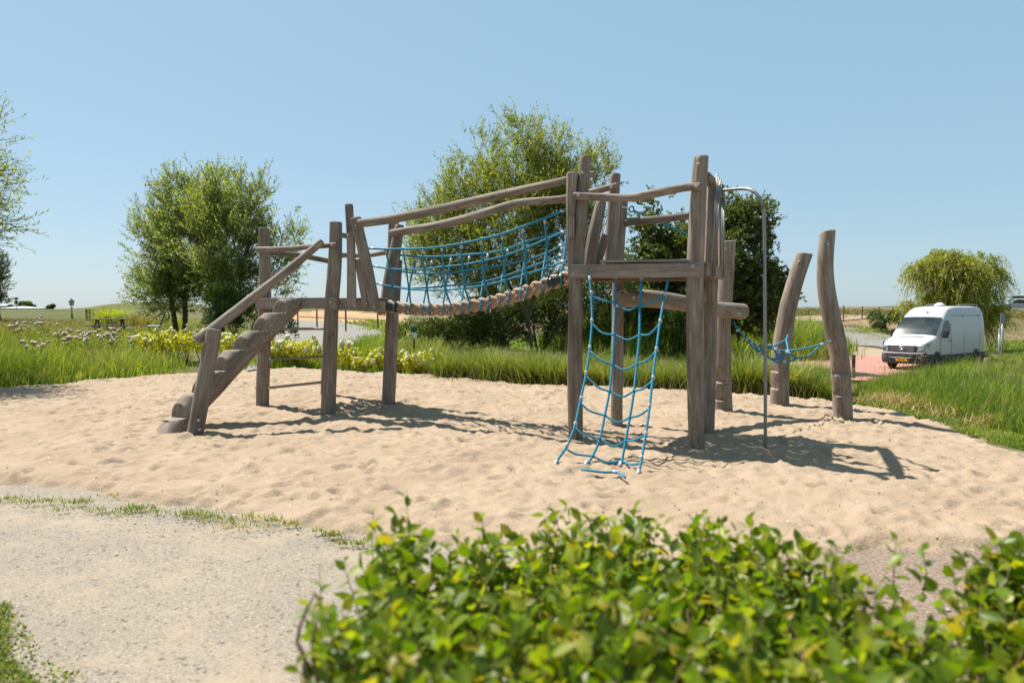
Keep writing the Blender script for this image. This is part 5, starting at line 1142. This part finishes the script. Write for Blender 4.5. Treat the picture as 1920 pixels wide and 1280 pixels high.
V, F = tube([Vector((0, 0, 0)), Vector((.02, 0, 0))], .098, 28); bpy.data.objects.remove(em); em = q_mesh('emblem', V, F, LOGOB, van); em.location = (X_(0)+.045, 0, .925)
ltube('emblem_ring', [(.022, math.cos(a)*.092, math.sin(a)*.092) for a in np.linspace(0, 2*math.pi, 33)], .011, CHR, em, 6)
for nm_, pl in (('letter', [(-.042, .078), (0, .008), (.042, .078)]), ('letter', [(-.074, .048), (-.034, -.074), (0, -.008), (.034, -.074), (.074, .048)])): ltube(nm_, [(.022, y, z) for y, z in pl], .009, CHR, em, 5)
pt = lbox('number_plate', (X_(-.10), 0.0, .44), (.012, .52, .11), YPL, bp, .003); lbox('plate_band', (.002, -.235, 0), (.012, .045, .108), BPL, pt)
text_obj('VX-016-J', .088, INK, pt, (.008, .022, 0), (math.pi/2, 0, math.pi/2))
dm = []
for k in range(7):
    a = k/6*math.pi/2; dm.append(.22*math.cos(a)+.01)
V, F = tube([Vector((0, 0, .16*math.sin(k/6*math.pi/2))) for k in range(7)], dm, 20); vd = q_mesh('roof_vent', V, F, simple('vent_grey', (.55, .56, .6), .4), van, True); vd.location = (X_(3.2), .1, 2.70)
for sg in (1, -1): ltube('roof_rail', [(X_(3.7), sg*.7, 2.72), (X_(3.75), sg*.7, 2.78), (X_(5.6), sg*.7, 2.78), (X_(5.65), sg*.7, 2.7)], .018, GRB, van)
an = ltube('aerial', [(X_(2.05), .1, ZT(2.05)), (X_(2.1), .1, ZT(2.05)+.32)], .006, PLAST, van); lbox('aerial_foot', (X_(2.03), .1, ZT(2.03)+.03), (.07, .06, .09), PLAST, an, .02)

# white estate car with roof box up on the dyke
p = P(1908, 583, 88); p.z = float(tz(p.x, p.y))+.04; car = thing('estate_car', p, 'white estate car with black roof box up on the dyke, at the right edge', 'car', rotz=math.pi-.25)
zc = lambda s_: float(np.interp(s_, [0, .1, .35, 1.0, 1.7, 2.0, 3.6, 4.3, 4.6], [.55, .75, .88, 1.0, 1.42, 1.5, 1.48, 1.3, .95])); wc = lambda s_: float(np.interp(s_, [0, .15, .6, 4.2, 4.6], [.62, .8, .9, .9, .75]))
loft('body', [(2.3-s_, [(0, .25), (wc(s_)*.95, .25), (wc(s_), .45), (wc(s_), min(.85, zc(s_)-.08)), (wc(s_)-.18*max(0, (zc(s_)-.9)/.6), zc(s_)-.06), (wc(s_)*.7-.1, zc(s_)), (0, zc(s_)+.02)]) for s_ in (0, .1, .35, .7, 1.0, 1.2, 1.45, 1.7, 2.0, 2.8, 3.6, 4.0, 4.3, 4.6)], PAINT, car)
for sg in (1, -1):
    q_mesh('side_window', [(1.05, sg*.905, .92), (.5, sg*.80, 1.38), (-1.5, sg*.80, 1.38), (-1.9, sg*.905, .92)], [(0, 1, 2, 3)], GLASS, car)
    lbox('mirror', (1.0, sg*.98, .98), (.12, .16, .12), PAINT, car, .03); lbox('headlight', (2.14, sg*.62, .66), (.16, .28, .11), LAMPG, car, .03)
    for a in (1.4, -1.35): wheel(car, (a, sg*.82, .31), .31, .2, sg)
q_mesh('windscreen', [(1.28, -.72, 1.03), (1.28, .72, 1.03), (.62, .62, 1.44), (.62, -.62, 1.44)], [(0, 1, 2, 3)], GLASS, car)
lbox('grille', (2.29, 0, .60), (.05, .7, .16), PLAST, car, .02); lbox('roof_box', (-.35, 0, 1.70), (1.95, .75, .33), PLAST, car, .13)

# bollards
def bollard(px, pyt, pyb, label, d=None):
    g0 = Z(px, pyb, 0) if d is None else None
    p = P(px, pyb, d); zt_ = P(px, pyt, d).z; base = Vector((p.x, p.y, float(tz(p.x, p.y)))); h = zt_-base.z; o = thing('bollard', base, label, 'bollard', 'dark bollards along the paving')
    prof = [(-.2, .075), (h*.2, .075), (h*.21, .068), (h*.84, .062), (h*.845, .070), (h*.87, .070), (h*.875, .060), (h*.9, .06), (h*.905, .072), (h*.95, .070), (h*.985, .05), (h, .012)]
    V, F = tube([Vector((0, 0, z)) for z, _ in prof], [r_ for _, r_ in prof], 18); q_mesh('post', V, F, PLAST, o, True)
    V, F = tube([Vector((0, 0, h*.86)), Vector((0, 0, h*.87))], .0705, 18); q_mesh('band', V, F, GRB, o, True); return o
bollard(1600, 664, 700, 'dark bollard on the brick paving between crooked log post and van', 25.5)
bollard(1733, 660, 700, 'dark bollard standing right in front of the van bumper', 26.5)
bollard(1877, 643, 668, 'dark bollard below the small grey sign right of the van', 37)
p = P(1866, 655, 37); rk = lbox('boulder', (p.x, p.y, float(tz(p.x, p.y))+.15), (.35, .3, .4), PLAST, None, .12); tag(rk, 'low dark stone beside the farthest bollard, right of the van', 'boulder')
p = P(1851, 690, 24.5); st = thing('marker_stump', (p.x, p.y, float(tz(p.x, p.y))), 'short pale round wooden stump in the grass right of the van', 'stump')
V, F = tube([Vector((0, 0, -.2)), Vector((0, 0, P(1851, 672, 24.5).z-float(tz(p.x, p.y)))), Vector((0, 0, P(1851, 671, 24.5).z-float(tz(p.x, p.y))))], [.13, .12, .11], 16); q_mesh('log', V, F, WOODB, st, False)
# signs right of the van
SIGN = simple('sign_back', (.22, .23, .26), .5, .2, .08, 5); SIGNE = simple('sign_edge', (.5, .52, .55), .5, .3, .08, 5)
def sign(px, top, bot, d, wpx, hpx, label, panel_mat):
    a = P(px, top, d); base = Vector((a.x, a.y, float(tz(a.x, a.y)))); h = a.z-base.z; o = thing('sign', base, label, 'sign'); k = d/1280
    ltube('post', [(0, 0, -.2), (0, 0, h)], .032, SIGNE, o, 12); pn = lbox('panel', (0, -.045, h-hpx*k/2), (wpx*k, .03, hpx*k), panel_mat, o, .03); lbox('clip', (0, .03, hpx*k*.25), (.12, .05, .03), SIGNE, pn); lbox('clip', (0, .03, -hpx*k*.25), (.12, .05, .03), SIGNE, pn); return o
sign(1880, 587, 645, 36, 9, 20, 'tall grey sign panel seen from behind on pole, right of the van', SIGN)
sign(1874, 616, 646, 35.5, 4, 10, 'small pale grey plate on short pole before the taller sign', SIGNE)
# fence posts
def fpost(name, px, top, bot, d, r_, label, group, mat=WOODD):
    a = P(px, top, d); base = Vector((a.x, a.y, float(tz(a.x, a.y)))); h = max(.5, a.z-base.z); V, F = tube([Vector((0, 0, -.3)), Vector((0, 0, h-.03)), Vector((0, 0, h))], [r_, r_, r_*.7], 8)
    o = q_mesh(name, V, F, mat, None); o.location = base; return tag(o, label, 'fence post', group)
for px, top, d, lab in ((1516, 580, 80, 'leftmost fence post on the dyke, just right of the leaning log post'), (1582, 572, 76, 'fence post on the dyke just right of the crooked log post'), (1617, 574, 78, 'second fence post right of the crooked log post'), (1648, 575, 80, 'third fence post right of the crooked log post'), (1674, 576, 82, 'thin fence post left of the van roof, under the weeping willow'), (1684, 576, 84, 'last fence post before the van roof')):
    fpost('fence_post', px, top, 595, d, .075, lab, 'fence posts on the dyke at the right')
for px, top, d, lab in ((558, 580, 62, 'fence post beyond the road, seen left of the front platform post'), (594, 580, 58, 'fence post beyond the road, close left of the front platform post'), (648, 578, 54, 'fence post beyond the road, right of the front platform post'), (708, 578, 60, 'fence post beyond the road, under the rope bridge start')):
    fpost('fence_post', px, top, 600, d, .07, lab, 'fence posts beyond the road behind the platform')
for px, d, lab in ((162, 62, 'leftmost of three dark posts beyond the picnic table'), (168, 61, 'middle of three dark posts beyond the picnic table'), (175, 60, 'rightmost of three dark posts beyond the picnic table')): fpost('fence_post', px, 579, 598, d, .09, lab, 'three dark posts beyond the picnic table', PLAST)
# wire of the dyke fence
fw = MB()
for z_ in (.5, 1.0):
    pts = [];
    for px, top, d in ((1516, 580, 80), (1582, 572, 76), (1617, 574, 78), (1648, 575, 80), (1674, 576, 82), (1684, 576, 84)): a = P(px, top, d); pts.append(Vector((a.x, a.y, float(tz(a.x, a.y))+z_)))
    fw.add(*tube(pts, .012, 4))
tag(recentre(link('fence_wire', fw.mesh('fence_wire', GRB))), 'two thin wires strung between the fence posts on the dyke', 'fence wire')
# picnic table, bench, bin
DGREEN = simple('dark_painted_wood', (.022, .035, .045), .5, 0, .25, 8); 
def gp(px, d): q = P(px, 600, d); return Vector((q.x, q.y, float(tz(q.x, q.y))))
pb = gp(206, 34); pt_ = thing('picnic_table', pb, 'dark picnic table with attached benches in the left meadow', 'picnic table', rotz=.35)
hT = P(206, 598.5, 34).z-pb.z; hT = min(.95, max(.7, hT))
for k in range(4): lbox('tabletop_board', (0, -.3+k*.2, hT), (1.8, .185, .045), DGREEN, pt_, .006)
for sg in (1, -1):
    for k in range(2): lbox('seat_board', (0, sg*(.66+k*.15), hT*.6), (1.8, .14, .045), DGREEN, pt_, .006)
    lbox('cross_beam', (sg*.6, 0, hT*.56), (.06, 1.6, .1), DGREEN, pt_, .006)
    for s2 in (1, -1): ltube('leg', [(sg*.55, s2*.22, hT-.03), (sg*.55, s2*.58, -.05)], .05, DGREEN, pt_, 4)
bb = gp(289, 33); be = thing('bench', bb, 'dark bench with tall backrest under the left willow, seen from its end', 'bench', rotz=math.radians(-62))
hs_ = min(.62, max(.45, P(289, 611, 33).z-bb.z))
for k in range(4): lbox('seat_board', (0, -.21+k*.14, hs_), (1.7, .125, .045), simple('grey_board', (.2, .22, .23), .6) if k == 0 else bpy.data.materials['grey_board'], be, .006)
for k in range(4): lbox('backrest_board', (0, .30+k*.045, hs_+.13+k*.15), (1.7, .035, .135), DGREEN, be, .006, (-.3, 0, 0))
for sg in (1, -1):
    for y in (-.2, .22): lbox('leg', (sg*.6, y, hs_/2-.05), (.07, .07, hs_+.06), DGREEN, be, .006)
    ltube('support', [(sg*.6, .22, hs_-.05), (sg*.6, .50, hs_+.70)], .035, DGREEN, be, 4)
q_ = P(776, 612, 24); gb = Vector((q_.x, q_.y, float(tz(q_.x, q_.y)))); hb = q_.z-gb.z; bn = thing('litter_bin', gb, 'small dark green litter bin with white bag on a post beside the bush', 'litter bin')
ltube('post', [(0, 0, -.2), (0, 0, hb)], .03, PLAST, bn); lbox('bin_box', (0, -.08, hb-.09), (.20, .16, .20), simple('bin_green', (.01, .09, .05), .5), bn, .02); lbox('bin_bag', (.05, -.1, hb-.32), (.13, .1, .2), simple('bag_white', (.75, .77, .75), .6), bn, .04)
# flag
q_ = P(768, 462, 60); gb = Vector((q_.x, q_.y, float(tz(q_.x, q_.y)))); fl2 = thing('flag', gb, 'thin pale lilac flag on a slender pole beyond the bridge net', 'flag'); hh = q_.z-gb.z
ltube('pole', [(.0, 0, -.2), (.05, 0, hh*.6), (-.05, 0, hh)], .03, SIGNE, fl2); V = []; F = []
for k in range(10):
    t = k/9; V += [(-.02+.03*t, 0, hh-t*2.3), (.05+.42*math.sin(min(1, t*1.3+.05)*math.pi)**.7*(1 if t < .95 else .3), .06*math.sin(t*7), hh-.1-t*2.3)]
for k in range(9): F.append((2*k, 2*k+1, 2*k+3, 2*k+2))
q_mesh('cloth', V, F, simple('lilac_cloth', (.45, .40, .52), .8, 0, .2, 2), fl2, True)
# lantern and far lamp
def lantern(px, top, d, label, sc=1.0, kind=0):
    a = P(px, top, d); base = Vector((a.x, a.y, float(tz(a.x, a.y)))); h = a.z-base.z; o = thing('street_lamp', base, label, 'street lamp')
    ltube('pole', [(0, 0, -.2), (0, 0, .5), (0, 0, .55), (0, 0, h-.95*sc)], [.09, .08, .055, .045], PLAST, o, 12)
    if kind == 0:
        ltube('collar', [(0, 0, h-1.05*sc), (0, 0, h-1.0*sc), (0, 0, h-.92*sc)], [.05, .17*sc, .05], PLAST, o, 8)
        V, F = tube([Vector((0, 0, h-.82*sc)), Vector((0, 0, h-.35*sc))], [.16*sc, .27*sc], 6); q_mesh('lamp_glass', V, F, simple('lantern_glass', (.55, .45, .22), .3), o)
        V, F = tube([Vector((0, 0, h-.37*sc)), Vector((0, 0, h-.33*sc)), Vector((0, 0, h-.15*sc)), Vector((0, 0, h-.08*sc)), Vector((0, 0, h))], [.31*sc, .29*sc, .12*sc, .05*sc, .02], 6); q_mesh('lamp_roof', V, F, PLAST, o)
        for k in range(6): a_ = k*math.pi/3; ltube('lamp_strut', [(math.cos(a_)*.16*sc, math.sin(a_)*.16*sc, h-.83*sc), (math.cos(a_)*.275*sc, math.sin(a_)*.275*sc, h-.35*sc)], .018*sc, PLAST, o, 4)
    else:
        ltube('lamp_head', [(0, 0, h-.9*sc), (0, 0, h-.75*sc), (0, 0, h-.5*sc), (0, 0, h-.4*sc)], [.1, .3, .3, .1], PLAST, o, 10); ltube('lamp_top', [(0, 0, h-.35*sc), (0, 0, h-.25*sc), (0, 0, h-.1*sc), (0, 0, h)], [.08, .38, .38, .15], PLAST, o, 10)
    return o
lantern(134, 559, 72, 'old fashioned black lantern with amber glass on the left horizon')
lantern(30, 557, 130, 'tall thin lamp mast on the horizon above the sheds', 1.5, 1)
# sheds on the left horizon
TEAL = simple('teal_sheeting', (.10, .17, .18), .6, 0, .15, .3); PALE = simple('pale_sheeting', (.55, .56, .56), .6, 0, .08, .3); GREYR = simple('grey_roof', (.20, .24, .27), .7, 0, .1, .3)
def shed(px0, px1, top, eave, d, wm, rm, label, off=0):
    a = P(px0, eave, d); c_ = P(px1, eave, d); gz_ = float(tz(a.x, d))-.5; rz_ = P(px0, top, d).z; W_ = c_.x-a.x; root = thing('shed', ((a.x+c_.x)/2, d, gz_), label, 'shed'); h = a.z-gz_
    lbox('wall', (0, 8, h/2), (W_, 16, h), wm, root); t = rz_-gz_
    q_mesh('roof', [(-W_/2-.4, -.4, h-.02), (W_/2+.4, -.4, h-.02), (W_/2+.4, 16.4, h-.02), (-W_/2-.4, 16.4, h-.02), (-W_/2*.6, 8, t), (W_/2*.6, 8, t)], [(0, 1, 5, 4), (1, 2, 5), (2, 3, 4, 5), (3, 0, 4), (3, 2, 1, 0)], rm, root)
    lbox('door', (W_*.2, -.03, h*.35), (min(4, W_*.25), .1, h*.7), GREYR if wm is not GREYR else TEAL, root); return root
shed(-30, 9, 566, 573, 235, PALE, GREYR, 'large grey roofed shed at the far left edge of the horizon'); shed(2, 21, 574, 577.5, 215, TEAL, PALE, 'low shed with pale roof just right of the largest shed'); shed(22, 34, 575, 577.5, 222, TEAL, TEAL, 'low teal shed below the lamp mast')
